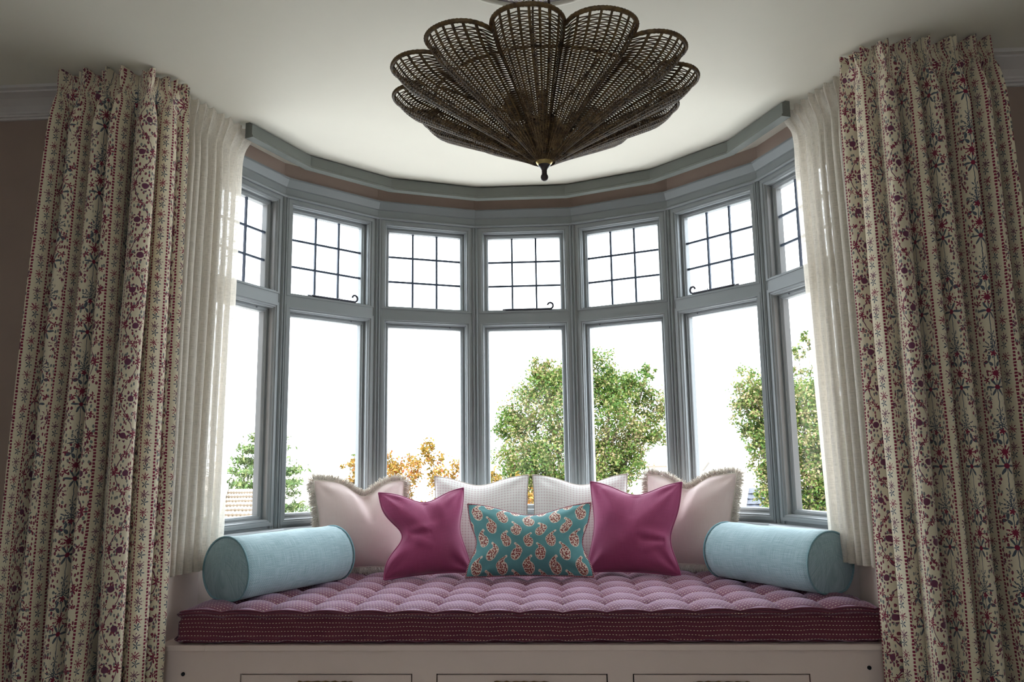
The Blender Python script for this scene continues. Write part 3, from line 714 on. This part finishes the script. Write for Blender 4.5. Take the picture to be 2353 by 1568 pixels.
def curtain(name, label, path, z0, z1, nf, amp, mat, group, seed, head=.10, pinch=True, hem=None, lean=(0, 0), NU=520, NZ=90, over=.25, uv0=0.0, sharp=0.0, bot_scale=1.0, flare=1.0, pivot=0.0, calm=0, hf=0.0):
    """path: plan polyline; folds run across it. Folds swing out towards the room on the left-hand normal side."""
    rg = np.random.default_rng(seed)
    P = np.array(path, float); s = np.r_[0, np.cumsum(np.linalg.norm(np.diff(P, axis=0), axis=1))]; s /= s[-1]
    u = np.linspace(0, 1, NU); L = float(np.linalg.norm(np.diff(P, axis=0), axis=1).sum())
    X0 = np.interp(u, s, P[:, 0]); Y0 = np.interp(u, s, P[:, 1])
    for _ in range(30): X0[1:-1] = (X0[:-2] + X0[2:] + 2 * X0[1:-1]) / 4; Y0[1:-1] = (Y0[:-2] + Y0[2:] + 2 * Y0[1:-1]) / 4
    T = np.stack([np.gradient(X0), np.gradient(Y0)], 1); T /= np.linalg.norm(T, axis=1)[:, None]; Nn = np.c_[T[:, 1], -T[:, 0]]
    edges = np.cumsum(np.r_[0, rg.uniform(.72, 1.3, nf)]); edges /= edges[-1]
    phi = np.interp(u, edges, np.arange(nf + 1)) * 2 * PI
    fa = np.interp(u, (edges[:-1] + edges[1:]) / 2, rg.uniform(.6, 1.35, nf))
    if calm: fa = fa * (1 - .75 * sstep(.70, .86, u if calm > 0 else 1 - u))      # the leading edge hangs as one broad smooth fold
    root = tag(empty(name, (float(X0.mean()), float(Y0.mean()), z0)), label, 'curtain', group)
    off = np.array([X0.mean(), Y0.mean(), z0])
    zs = np.r_[np.linspace(z1, z1 - head * 1.6, 26)[:-1], np.linspace(z1 - head * 1.6, z0, NZ - 25)]
    ph = rg.uniform(0, 6.28, 10)
    allv = []
    for z in zs:
        d = z1 - z; tt = d / (z1 - z0)
        drift = (.5 * np.sin(2.1 * z + 5 * u + ph[0]) + .35 * np.sin(3.3 * z - 9 * u + ph[1])) * sstep(.15, 1, tt)
        f = phi + drift
        A = amp * fa * (1 + .12 * np.sin(2.6 * z + 7 * u + ph[2]))
        pin = math.exp(-((d - head * .85) / (head * .33)) ** 2) if pinch else 0
        headk = sstep(head * .6, head * 2.6, d)
        Aeff = A * (.55 + .45 * headk) * (1 - .35 * pin) * (1 + (bot_scale - 1) * tt)
        fw = f - .45 * np.sin(f) * headk; cosf = np.cos(fw); c = np.sign(cosf) * np.abs(cosf) ** (1 - sharp)
        n_off = Aeff * c
        t_off = over * (L / nf) * np.sin(f) * headk * .36 + pin * (-.36) * (L / nf) * np.sin(f) * .5
        if d < head * .8: # small crumples of the heading
            k = 1 - d / (head * .8); n_off = n_off * (1 - .2 * k) + amp * .22 * np.sin(f * 3 + ph[3]) * k
        lx, ly = lean[0] * tt, lean[1] * tt
        spread = (u - pivot) * L * (flare - 1) * tt + hf * math.exp(-(d / (head * .95)) ** 2) * (u if hf > 0 else 1 - u)
        x = X0 + Nn[:, 0] * n_off + T[:, 0] * (t_off + spread) + lx; y = Y0 + Nn[:, 1] * n_off + T[:, 1] * (t_off + spread) + ly
        dz = .006 * np.sin(f * 2 + ph[4]) * (1 if d < 1e-6 else 0)
        allv.append(np.c_[x, y, np.full(NU, z) + dz])
    V = np.array(allv)
    mid = V[len(zs) // 2]; arc = np.r_[0, np.cumsum(np.linalg.norm(np.diff(mid[:, :2], axis=0), axis=1))]
    UV = np.stack([np.broadcast_to(arc + uv0, (len(zs), NU)), np.broadcast_to(zs[:, None], (len(zs), NU))], -1)
    def part(nm, r0, r1, push=0.0):
        W = V[r0:r1] - off; m = r1 - r0
        if push: W = W + np.concatenate([Nn * push, np.zeros((NU, 1))], 1)[None]
        idx = np.arange(m * NU).reshape(m, NU)
        q = np.stack([idx[:-1, :-1], idx[1:, :-1], idx[1:, 1:], idx[:-1, 1:]], -1).reshape(-1, 4)
        return mesh(nm, W.reshape(-1, 3), q, mat, root, uv=UV[r0:r1].reshape(-1, 2))
    hi = int(np.searchsorted(-zs, -(z1 - head)))
    part('heading', 0, hi + 1); part('drape', hi, len(zs))
    if hem:
        lo = int(np.searchsorted(-zs, -(z0 + hem))); part('hem', lo, len(zs), -.0015)
    return root
ZC = H - .012
curtain('printed_curtain', 'cream curtain with red and slate floral stripes hanging on the left', [(-1.365, -1.60), (-1.40, -1.665), (-1.46, -1.735), (-1.53, -1.76), (-1.825, -1.76)][::-1], .02, ZC, 6, .066, M['print'], 'floral printed curtains', 41, head=.105, flare=1.18, pivot=1.0, uv0=.05, over=.22, calm=1)
curtain('printed_curtain', 'cream curtain with red and slate floral stripes hanging on the right', [(1.375, -1.60), (1.405, -1.66), (1.455, -1.725), (1.52, -1.74), (1.895, -1.735)], .02, ZC, 7, .066, M['print'], 'floral printed curtains', 47, head=.105, flare=1.06, pivot=0.0, uv0=.12, over=.22, calm=-1)
curtain('linen_curtain', 'natural linen curtain hanging inside the left printed curtain', [(-1.298, -1.19), (-1.345, -1.36), (-1.40, -1.52), (-1.44, -1.59)][::-1], .63, ZC, 9, .024, M['linen'], 'linen curtains at the bay ends', 51, head=.12, pinch=True, hem=.065, NU=420, NZ=70, over=.3, lean=(-.03, 0), hf=.09)
curtain('linen_curtain', 'natural linen curtain hanging inside the right printed curtain', [(1.318, -1.18), (1.365, -1.33), (1.425, -1.47), (1.46, -1.56)], .64, ZC, 9, .024, M['linen'], 'linen curtains at the bay ends', 53, head=.12, pinch=True, hem=.065, NU=420, NZ=70, over=.3, lean=(.03, 0), hf=-.09)

# ------------------------------------------------------------------ pendant light
PC = np.array([.160, -2.43])
g = G('brown_wicker'); co = g.coord('Object'); nz = g.noise(co, 55.0, 3.0)
g.bump(g.noise(co, 400.0, 2.0), .4, .001)
M['wicker'] = g.fin(g.ramp(nz, [(.3, (.055, .032, .016)), (.7, (.19, .118, .048))]), .5, 0, .4)
M['bronze'] = paint('dark_bronze', (.055, .045, .045), .35, .1, 0)
M['brass'] = G('aged_brass').fin((.55, .42, .18), .3, 0, .5, 1.0)
M['cable'] = paint('brown_cable', (.05, .03, .025), .5, .05, 0)
g = G('frosted_bulb'); M['bulb'] = g.fin(g.mix(g.noise(g.coord('Object'), 8.0), (.62, .60, .56), (.70, .68, .64)), .25)
pend = tag(empty('pendant_light', (PC[0], PC[1], H)), 'large scalloped brown wicker pendant light hanging from the ceiling', 'pendant light')
ZA, ZR, RL, RV, NL, PH0 = 1.963 - H, 2.176 - H, .468, .348, 12, -PI / 2 - .085
def shell(phi, t):
    q = (phi - PH0 + PI / NL) % (2 * PI / NL) - PI / NL; q = q / (PI / NL)
    lob = np.sqrt(np.clip(1 - np.abs(q) ** 2.2, 0, 1))
    r = RV * t ** 1.02 + (RL - RV) * lob * t ** 1.15 + .026 * (1 - t)
    z = ZA + (ZR - ZA) * t ** .97 + (.060 * (1 - lob) - .012 * lob) * t * (1 - t ** 3) + .030 * np.clip((t - .86) / .14, 0, 1) ** 2
    return np.stack([r * np.cos(phi), r * np.sin(phi), z + 0 * phi], -1)
NP = 336; RB = 9                                       # ribs per lobe
ph_ = np.arange(NP) * 2 * PI / NP
def strands(loops, r, n, closed):
    V = []; F = []
    for P in loops:
        m = len(P); T = np.roll(P, -1, 0) - np.roll(P, 1, 0) if closed else np.gradient(P, axis=0)
        T /= np.linalg.norm(T, axis=1)[:, None] + 1e-12
        A = np.cross(T, np.array([.03, .02, 1.0])); A /= np.linalg.norm(A, axis=1)[:, None] + 1e-12; B = np.cross(T, A)
        a = np.arange(n) * 2 * PI / n + .5
        W = P[:, None] + r * (A[:, None] * np.cos(a)[None, :, None] + B[:, None] * np.sin(a)[None, :, None])
        base = sum(len(x) for x in V); V.append(W.reshape(-1, 3)); mm = m if closed else m - 1
        i = np.arange(mm)[:, None]; k = np.arange(n)[None]; j = (i + 1) % m; l = (k + 1) % n
        F.append((np.stack([i * n + k, j * n + k, j * n + l, i * n + l], -1).reshape(-1, 4)) + base)
    return np.concatenate(V), np.concatenate(F)
loops = []
tw = np.linspace(.03, .98, 112)
for i, t in enumerate(tw):
    P = shell(ph_, np.full(NP, t)); P[:, 2] += .0016 * np.cos(ph_ * NL * RB / 2 + PI * i); loops.append(P)
v, f = strands(loops, .0020, 3, True)
o = mesh('woven_cane', v, f, M['wicker'], pend); o['kind'] = 'stuff'
loops = []
for i in range(NL * RB):
    a = PH0 + (i + .5) * 2 * PI / (NL * RB)
    for da in (-.0035, .0035):
        t = np.linspace(.02 if i % 2 == 0 else .12, .995, 34); loops.append(shell(np.full(34, a + da), t))
v, f = strands(loops, .0024, 4, False)
o = mesh('cane_ribs', v, f, M['wicker'], pend); o['kind'] = 'stuff'
P = shell(np.arange(720) * 2 * PI / 720, np.full(720, 1.0)); b = MB(); b.tube(P, .0065 + .0007 * np.sin(np.arange(720) * 2.6), 8, closed=True)
b.build('scalloped_rim', M['wicker'], pend, True)
b = MB(); a = np.linspace(0, 2 * PI, 65)[:-1]; b.tube(np.c_[.33 * np.cos(a), .33 * np.sin(a), np.full(64, ZR - .010)], .0035, 8, closed=True); b.build('inner_ring', M['wicker'], pend, True)
for k in range(4):
    a = .5 + k * PI / 2; b = MB(); b.tube([(.33 * math.cos(a), .33 * math.sin(a), ZR - .03), (.05 * math.cos(a), .05 * math.sin(a), ZA + .13)], .004, 6); b.build('frame_wire', M['bronze'], pend, True)
b = MB(); b.lathe([(0, .035), (.028, .030), (.030, .022), (.0285, .014), (.020, .004), (.014, -.004), (.0, -.006)], (0, 0, ZA - .006), 32); b.build('brass_cup', M['brass'], pend, True)
b = MB(); b.lathe([(0, .0), (.020, .0), (.019, -.006), (.014, -.012), (.0095, -.018), (.0075, -.024), (.0085, -.026), (.0072, -.029), (.0085, -.032), (.0075, -.034), (.0105, -.038), (.0118, -.044), (.010, -.051), (.005, -.0545), (0, -.055)], (0, 0, ZA + .002), 32)
b.build('finial', M['bronze'], pend, True)
b = MB(); b.lathe([(0, 0), (.055, 0), (.06, .01), (.06, .05), (.05, .062), (.018, .07), (.012, .09), (.012, .16), (0, .16)], (0, 0, ZA + .075), 32); b.build('lamp_body', M['bronze'], pend, True)
for k in range(3):
    a = -PI / 2 + .55 + k * 2 * PI / 3 + PI; d = np.array([math.cos(a), math.sin(a)])
    q = empty('bulb_holder_arm', (0, 0, 0)); q.parent = pend
    b = MB(); b.tube([(d[0] * .05, d[1] * .05, ZA + .10), (d[0] * .085, d[1] * .085, ZA + .115)], .017, 12); b.build('bulb_holder', M['bronze'], q, True)
    b = MB(); prof = [(0.0001, -.045)] + [(.045 * math.sin(x), -.045 * math.cos(x)) for x in np.linspace(.2, 2.55, 12)] + [(.014, .052), (.014, .066)]
    b.lathe(prof, n=20); o = b.build('bulb', M['bulb'], q, True)
    o.matrix_world = Matrix.Translation((d[0] * .145, d[1] * .145, ZA + .135)) @ Matrix.Rotation(a, 4, 'Z') @ Matrix.Rotation(-1.25, 4, 'Y')
for dx, r in ((-.012, .0035), (.012, .0045)):
    b = MB(); b.tube([(dx * (1 + 1.2 * math.sin(s * PI)), .006 * math.sin(s * 5), -.005 - s * (-(ZA + .22))) for s in np.linspace(0, 1, 24)], r, 8); b.build('cable', M['cable'], pend, True)
b = MB(); b.lathe([(0, 0), (.045, 0), (.045, -.012), (.03, -.02), (0, -.022)], n=32); b.build('ceiling_plate', M['bronze'], pend, True)
# ceiling rose
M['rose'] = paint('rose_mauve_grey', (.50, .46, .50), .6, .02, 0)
RC = (.140, -2.43)
rose = tag(empty('ceiling_rose', (RC[0], RC[1], H)), 'round plaster ceiling rose above the pendant light, cut off by the top edge', 'ceiling rose')
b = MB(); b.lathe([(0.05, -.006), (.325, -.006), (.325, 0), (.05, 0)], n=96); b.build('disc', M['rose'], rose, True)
b = MB(); b.lathe([(.322, 0), (.322, -.014), (.328, -.018), (.337, -.018), (.343, -.012), (.352, -.008), (.356, 0)], n=120); b.build('outer_rim', M['ceiling'], rose, True)
b = MB(); b.tube([((.300 + .006 * math.cos(a * 110)) * math.cos(a), (.300 + .006 * math.cos(a * 110)) * math.sin(a), -.009) for a in np.linspace(0, 2 * PI, 1101)[:-1]], .0022, 5, closed=True); b.build('zigzag_moulding', M['ceiling'], rose, True)
b = MB(); b.lathe([(.17, -.006), (.18, -.02), (.21, -.022), (.22, -.012), (.235, -.006)], n=96); b.build('inner_ring', M['ceiling'], rose, True)

# ------------------------------------------------------------------ outside
GZ = -3.4
g = G('pale_ground'); co = g.coord('Object')
gm = g.fin(g.ramp(g.noise(co, .12, 4.0), [(.35, (.36, .36, .35)), (.5, (.47, .47, .47)), (.7, (.56, .56, .57))]), .9)
v = []; f = []; n = 60
xs_ = np.linspace(-220, 220, n); ys_ = np.linspace(-30, 330, n)
for y in ys_:
    for x in xs_:
        z = GZ + (max(0, (y - 95) / 120) ** 1.5) * (3.6 + 1.6 * math.sin(x * .021 + 1) + .8 * math.sin(x * .06)) if y > 95 else GZ
        v.append((x, y, z))
f = [(j * n + i, j * n + i + 1, (j + 1) * n + i + 1, (j + 1) * n + i) for j in range(n - 1) for i in range(n - 1)]
S(mesh('ground', v, f, gm), 'bright pale ground and hillside outside the windows', 'ground')

def leaf_mat(name, stops, tr_=.35):
    g = G(name); geo = g.node('ShaderNodeNewGeometry')
    big = g.noise(g.coord('Object'), 1.1, 2.0)
    c = g.ramp(X(g, geo.outputs['Random Per Island']) * .55 + big * .7 - .12, stops)
    g.fin(c, .55, 0, .3)
    tl = g.node('ShaderNodeBsdfTranslucent'); g.put(tl.inputs[0], c); mx = g.node('ShaderNodeMixShader'); mx.inputs[0].default_value = tr_
    g.link(g.b.outputs[0], mx.inputs[1]); g.link(tl.outputs[0], mx.inputs[2]); g.link(mx.outputs[0], g.out.inputs[0]); return g.mat
M['leaf_green'] = leaf_mat('green_tan_leaves', [(0, (.014, .046, .006)), (.36, (.045, .098, .012)), (.56, (.105, .13, .026)), (.76, (.21, .165, .08)), (1, (.32, .24, .14))])
M['leaf_orange'] = leaf_mat('orange_leaves', [(0, (.05, .06, .006)), (.35, (.13, .09, .01)), (.65, (.27, .14, .025)), (.85, (.20, .05, .015)), (1, (.38, .23, .07))])
M['leaf_pine'] = leaf_mat('pine_needles', [(0, (.02, .05, .012)), (.5, (.06, .10, .025)), (1, (.15, .15, .06))], .15)
M['bark'] = paint('grey_bark', (.12, .095, .075), .9, .2)
def leaves(name, cen, nrm_out, size, mat, parent, seed, aspect=.55):
    rg = np.random.default_rng(seed); n = len(cen)
    d = rg.normal(size=(n, 3)); d /= np.linalg.norm(d, axis=1)[:, None]
    e = np.cross(d, rg.normal(size=(n, 3))); e /= np.linalg.norm(e, axis=1)[:, None]
    s = size * rg.uniform(.6, 1.3, n)[:, None]
    V = np.stack([cen - d * s * .5, cen + e * s * aspect * .5, cen + d * s * .5, cen - e * s * aspect * .5], 1).reshape(-1, 3)
    F = np.arange(4 * n).reshape(-1, 4); o = mesh(name, V, F, mat, parent, smooth=False); o['kind'] = 'stuff'; return o
def tree(name, label, base, blobs, nleaf, size, mat, seed, trunk_r=.12, cat='tree', group=None, fork=None, dens=.6):
    """blobs: (x, y, z, r) in world metres; leaves gather in clumps on the shells of the blobs"""
    rg = np.random.default_rng(seed); root = tag(empty(name, base), label, cat, group); B0 = np.array(base)
    bl_ = np.array(blobs, float); wgt = bl_[:, 3] ** 2; wgt /= wgt.sum(); cen = []
    for k, (x, y, z, r) in enumerate(bl_):
        m = int(nleaf * wgt[k]); nc = max(6, int(38 * (r / .5) ** 1.2 * dens))
        dd = rg.normal(size=(nc, 3)); dd /= np.linalg.norm(dd, axis=1)[:, None]; cc = np.array([x, y, z]) + dd * r * rg.uniform(.45, 1.0, (nc, 1))
        pick = rg.integers(0, nc, m); cen.append(cc[pick] + rg.normal(size=(m, 3)) * r * .16)
    cen = np.concatenate(cen) - B0
    leaves('foliage', cen, None, size, mat, root, seed + 1)
    top_ = bl_[:, :3].mean(0) - B0; b = MB(); b.tube([(0, 0, 0), (top_[0] * .3, top_[1] * .3, top_[2] * .45), tuple(top_ * [1, 1, .8])], [trunk_r, trunk_r * .8, trunk_r * .45], 8); b.build('trunk', M['bark'], root, True)
    b = MB()
    for x, y, z, r in bl_:
        p = np.array([x, y, z]) - B0; a = top_ * [1, 1, .55] * rg.uniform(.8, 1.1); midp = (a + p) / 2 + rg.normal(size=3) * .1
        b.tube([tuple(a), tuple(midp), tuple(p)], [trunk_r * .35, trunk_r * .22, trunk_r * .1], 5)
    b.build('branches', M['bark'], root, True)
    return root
Y = 15.0
tree('leafy_tree', 'large green and tan leafy tree outside the central and neighbouring window', (.9, Y, GZ),
     [(.0, Y, 2.9, .62), (.35, Y + .3, 3.0, .5), (-.2, Y, 3.35, .32), (1.1, Y, 3.25, .60), (1.0, Y, 3.7, .22), (1.6, Y, 2.9, .55), (2.15, Y, 2.75, .42), (2.45, Y, 3.25, .22), (2.6, Y, 2.35, .45), (2.5, Y, 1.75, .42), (-.55, Y, 2.3, .62), (-.95, Y, 1.95, .45),
      (.5, Y - .4, 2.1, .75), (1.5, Y - .3, 2.0, .75), (-.7, Y - .3, 1.2, .7), (.2, Y - .5, 1.1, .75), (1.2, Y - .4, 1.0, .7), (1.9, Y - .2, 1.15, .5), (-.5, Y, .3, .8), (.6, Y, .2, .8), (1.5, Y, .25, .6), (-.9, Y, -.6, .8), (.5, Y, -.8, 1.0), (1.5, Y, -.7, .8)],
     95000, .078, M['leaf_green'], 61, .2, dens=1.1)
Y = 11.0
tree('leafy_tree', 'green tree outside the two rightmost windows', (4.9, Y, GZ),
     [(4.0, Y, 2.5, .38), (4.25, Y, 2.1, .45), (3.85, Y, 2.0, .32), (4.3, Y, 1.6, .45), (4.0, Y, 1.5, .30), (4.15, Y, 1.0, .35), (4.4, Y, .7, .4), (4.25, Y, .35, .32), (4.9, Y, 2.2, .55), (5.0, Y, 1.5, .6), (5.0, Y, .8, .6), (5.3, Y, .2, .6), (4.8, Y, -.3, .6), (5.6, Y, 1.6, .6), (5.6, Y, .6, .6)],
     42000, .070, M['leaf_green'], 67, .15, dens=1.0)
Y = 18.0
tree('birch_tree', 'thin sparse tree rising at the far right beside the linen curtain', (7.6, Y, GZ),
     [(7.3, Y, 4.45, .25), (7.0, Y, 4.0, .25), (7.5, Y, 4.1, .28), (6.9, Y, 3.5, .22), (7.5, Y, 3.4, .38), (7.2, Y, 3.0, .4), (7.6, Y, 2.7, .4), (8.0, Y, 3.4, .4), (7.5, Y, 2.0, .5)],
     5200, .09, M['leaf_green'], 71, .1)
Y = 5.0
tree('orange_tree', 'autumn orange leafed tree outside the third window from the left', (-1.3, Y, GZ),
     [(-1.85, Y, 1.12, .20), (-1.65, Y, .95, .26), (-1.36, Y, 1.24, .17), (-1.25, Y, 1.0, .26), (-.98, Y, 1.0, .22), (-1.75, Y, .6, .35), (-1.3, Y, .6, .38), (-.85, Y, .65, .34), (-.45, Y, .78, .24), (-.15, Y, .72, .18), (-.1, Y, .45, .24), (-.5, Y, .4, .34), (-1.0, Y, .2, .45), (-1.6, Y, .15, .45), (-.3, Y, .0, .4)],
     17000, .046, M['leaf_orange'], 73, .05)
tree('orange_shrub', 'autumn orange leafed shrub outside the second window from the left', (-2.55, Y + .9, GZ),
     [(-2.58, Y + .9, 1.08, .12), (-2.5, Y + .9, .92, .17), (-2.72, Y + .9, .78, .17), (-2.4, Y + .9, .75, .2), (-2.62, Y + .9, .52, .22), (-2.35, Y + .9, .5, .22), (-2.8, Y + .9, .40, .2), (-2.5, Y + .9, .25, .3), (-2.2, Y + .9, .85, .14), (-2.2, Y + .9, .3, .28)],
     4200, .046, M['leaf_orange'], 79, .04)
# conifer: tiers of drooping boughs
def conifer(label, base, top_z, rad, seed, tiers=9, nleaf=9000):
    rg = np.random.default_rng(seed); root = tag(empty('pine_tree', base), label, 'tree'); h = top_z - base[2]
    b = MB(); b.tube([(0, 0, 0), (0, 0, h)], [.22, .04], 8); b.build('trunk', M['bark'], root, True)
    cen = []
    for k in range(tiers):
        zz = h * (.28 + .70 * k / (tiers - 1)); rr = rad * (1 - .80 * (k / (tiers - 1))) * rg.uniform(.8, 1.15)
        for j in range(9):
            a = rg.uniform(0, 2 * PI); m = nleaf // (tiers * 9); s = rg.uniform(0, 1, m) ** .6
            cen.append(np.c_[rr * s * math.cos(a), rr * s * math.sin(a), zz + .18 * rr * s - .35 * rr * s ** 2 * 0] + rg.normal(size=(m, 3)) * [.16, .16, .07])
    leaves('foliage', np.concatenate(cen), None, .17, M['leaf_pine'], root, seed, .3); return root
conifer('dark green pine outside the leftmost window, behind the tiled roof', (-9.0, 20, GZ), 2.0, 2.3, 83, 11, 16000)
conifer('distant grey pine tip between the left houses and the third window', (-22.6, 85, GZ), 2.3, 1.4, 84, 8, 2500)

# neighbouring buildings
M['render_wall'] = paint('white_render', (.42, .41, .39), .8, .03, 0)
M['roof_pale'] = paint('pale_roof', (.26, .235, .21), .8, .12, 0)
M['roof_tile'] = paint('weathered_tile', (.15, .12, .09), .8, .2)
M['roof_slate'] = paint('slate_tile', (.045, .05, .065), .6, .2)
M['far_glass'] = paint('far_window_glass', (.22, .25, .28), .2, 0, 0)
def gable_house(label, x, y, w, d, eave, ridge, yaw, roof='roof_pale', chim=True, nw=3):
    root = tag(empty('house', (x, y, GZ)), label, 'house'); root.rotation_euler = (0, 0, yaw)
    e, r = eave - GZ, ridge - GZ; hw, hd = w / 2, d / 2
    mesh('wall', [(-hw, -hd, 0), (hw, -hd, 0), (hw, hd, 0), (-hw, hd, 0), (-hw, -hd, e), (hw, -hd, e), (hw, hd, e), (-hw, hd, e), (-hw, 0, r - .05), (hw, 0, r - .05)],
         [(0, 1, 5, 4), (2, 3, 7, 6), (1, 2, 6, 9, 5), (3, 0, 4, 8, 7)], M['render_wall'], root, smooth=False)
    o = .25; sl = (r - e) / hd
    for sy in (-1, 1):
        a = [(-hw - o, sy * (hd + o), e - o * sl), (hw + o, sy * (hd + o), e - o * sl), (hw + o, 0, r), (-hw - o, 0, r)]
        mesh('roof_slope', a + [(p[0], p[1], p[2] + .09) for p in a], [(0, 1, 2, 3), (4, 5, 6, 7), (0, 1, 5, 4), (1, 2, 6, 5), (2, 3, 7, 6), (3, 0, 4, 7)], M[roof], root, smooth=False)
    if chim:
        b = MB(); b.box((hw * .45 - .22, -.3, r - .3), (hw * .45 + .22, .3, r + .85)); c = b.build('chimney', M['roof_tile'], root)
        for dx in (-.1, .1):
            b = MB(); b.lathe([(.09, 0), (.08, .3), (.05, .3), (.05, 0)], (hw * .45 + dx, 0, r + .85), 10); b.build('chimney_pot', M['roof_tile'], c, True)
    for i in range(nw):
        xc = -hw + w * (i + .5) / nw
        for z0 in ((.9, 2.6) if e > 3.4 else (.9,)):
            b = MB(); b.box((xc - .5, -hd - .03, z0), (xc + .5, -hd + .02, z0 + 1.15)); q = b.build('window', M['render_wall'], root)
            for sx in (-1, 1):
                b = MB(); b.box((xc + sx * .24 - .2, -hd - .045, z0 + .08), (xc + sx * .24 + .2, -hd - .02, z0 + 1.07)); b.build('pane', M['far_glass'], q)
    return root
gable_house('white house with chimney beyond the orange shrub, second window from the left', -12.6, 41, 7, 6, -.9, .45, .15)
gable_house('white house at the left edge of the second window, nearer than its neighbour', -21.6, 50, 7, 6, -1.0, .35, -.2)
gable_house('pale house seen past the right fringed cushion corner', 13.5, 56, 9, 7, -1.2, .2, .3, 'roof_pale', False)
gable_house('pale house low beyond the large green tree', 2.6, 44, 6, 6, -1.3, -.05, -.1, 'roof_pale', True)
gable_house('pale hillside house in the second window from the right', 24.0, 92, 12, 8, -.6, .9, .1, 'roof_pale', False, 4)
# neighbour's tiled roof on the left, in courses
def tiled_roof(label, ridge_a, ridge_b, eave_a, eave_b, n, mat, verge=True, wall_z=-3.4):
    ra, rb, ea, eb = (np.array(p, float) for p in (ridge_a, ridge_b, eave_a, eave_b)); base = (ra + rb) / 2; base[2] = wall_z
    root = tag(empty('tiled_roof_house', tuple(base)), label, 'house')
    for i in range(n):
        t0, t1 = i / n, (i + 1.25) / n
        q = [ra + (ea - ra) * t0, rb + (eb - rb) * t0, rb + (eb - rb) * t1, ra + (ea - ra) * t1]; nrm = np.cross(q[1] - q[0], q[3] - q[0]); nrm /= np.linalg.norm(nrm); nrm *= np.sign(nrm[2])
        m = 26; V = []; F = []
        for k in range(m + 1):
            s = k / m; lift = .012 * ((k + i) % 2) + .006 * rnd.random()
            a = q[0] + (q[1] - q[0]) * s + nrm * lift; c_ = q[3] + (q[2] - q[3]) * s + nrm * (lift + .035)
            V += [a - base, c_ - base, c_ - base - nrm * .03]
        for k in range(m): F += [(k * 3, k * 3 + 1, k * 3 + 4, k * 3 + 3), (k * 3 + 1, k * 3 + 2, k * 3 + 5, k * 3 + 4)]
        mesh('tile_course', [tuple(p) for p in V], F, mat, root, smooth=False)
    if verge:
        b = MB(); d = (ea - ra); side = (ra - rb) / np.linalg.norm(ra - rb) * .12
        P4 = [ra, ea + d * .1, ea + d * .1 + side, ra + side]; up = np.array([0, 0, .10])
        b.add([tuple(p - base + u_) for u_ in (np.zeros(3), up) for p in P4], [(0, 1, 2, 3), (4, 5, 6, 7), (0, 1, 5, 4), (1, 2, 6, 5), (2, 3, 7, 6), (3, 0, 4, 7)]); b.build('verge_board', M['render_wall'], root)
    # rear slope and walls below the eaves
    mx = np.array([0, 1, 0]) * 3.0
    F4 = [ra, rb, rb + mx - [0, 0, 2.2], ra + mx - [0, 0, 2.2]]
    b = MB(); b.add([tuple(p - base) for p in F4], [(0, 1, 2, 3)]); b.build('rear_slope', mat, root)
    lo = [np.array([p[0], p[1], wall_z]) for p in (ea, eb)]
    b = MB(); b.add([tuple(p - base) for p in (ea, eb, lo[1], lo[0])], [(0, 1, 2, 3)]); b.build('wall', M['render_wall'], root)
    return root
tiled_roof('brown tiled roof with white verge below the leftmost window', (-5.50, 9.0, .68), (-4.95, 9.0, .68), (-4.15, 5.2, -.05), (-3.1, 5.2, -.05), 13, M['roof_tile'])
tiled_roof('dark slate roof below the second window from the right', (4.50, 14.0, .42), (6.6, 14.0, .42), (4.0, 12.6, -.45), (6.4, 12.6, -.45), 8, M['roof_slate'])
b = MB(); b.tube([(0, 0, 0), (0, 0, 4.4)], [.08, .06], 8); po = empty('telegraph_pole', (5.43, 40, GZ)); b.build('pole', M['bark'], po, True)
b = MB(); b.box((-.7, -.04, 4.1), (.7, .04, 4.2)); b.build('crossarm', M['bark'], po); tag(po, 'thin telegraph pole between the large tree and the fringed cushion', 'pole')
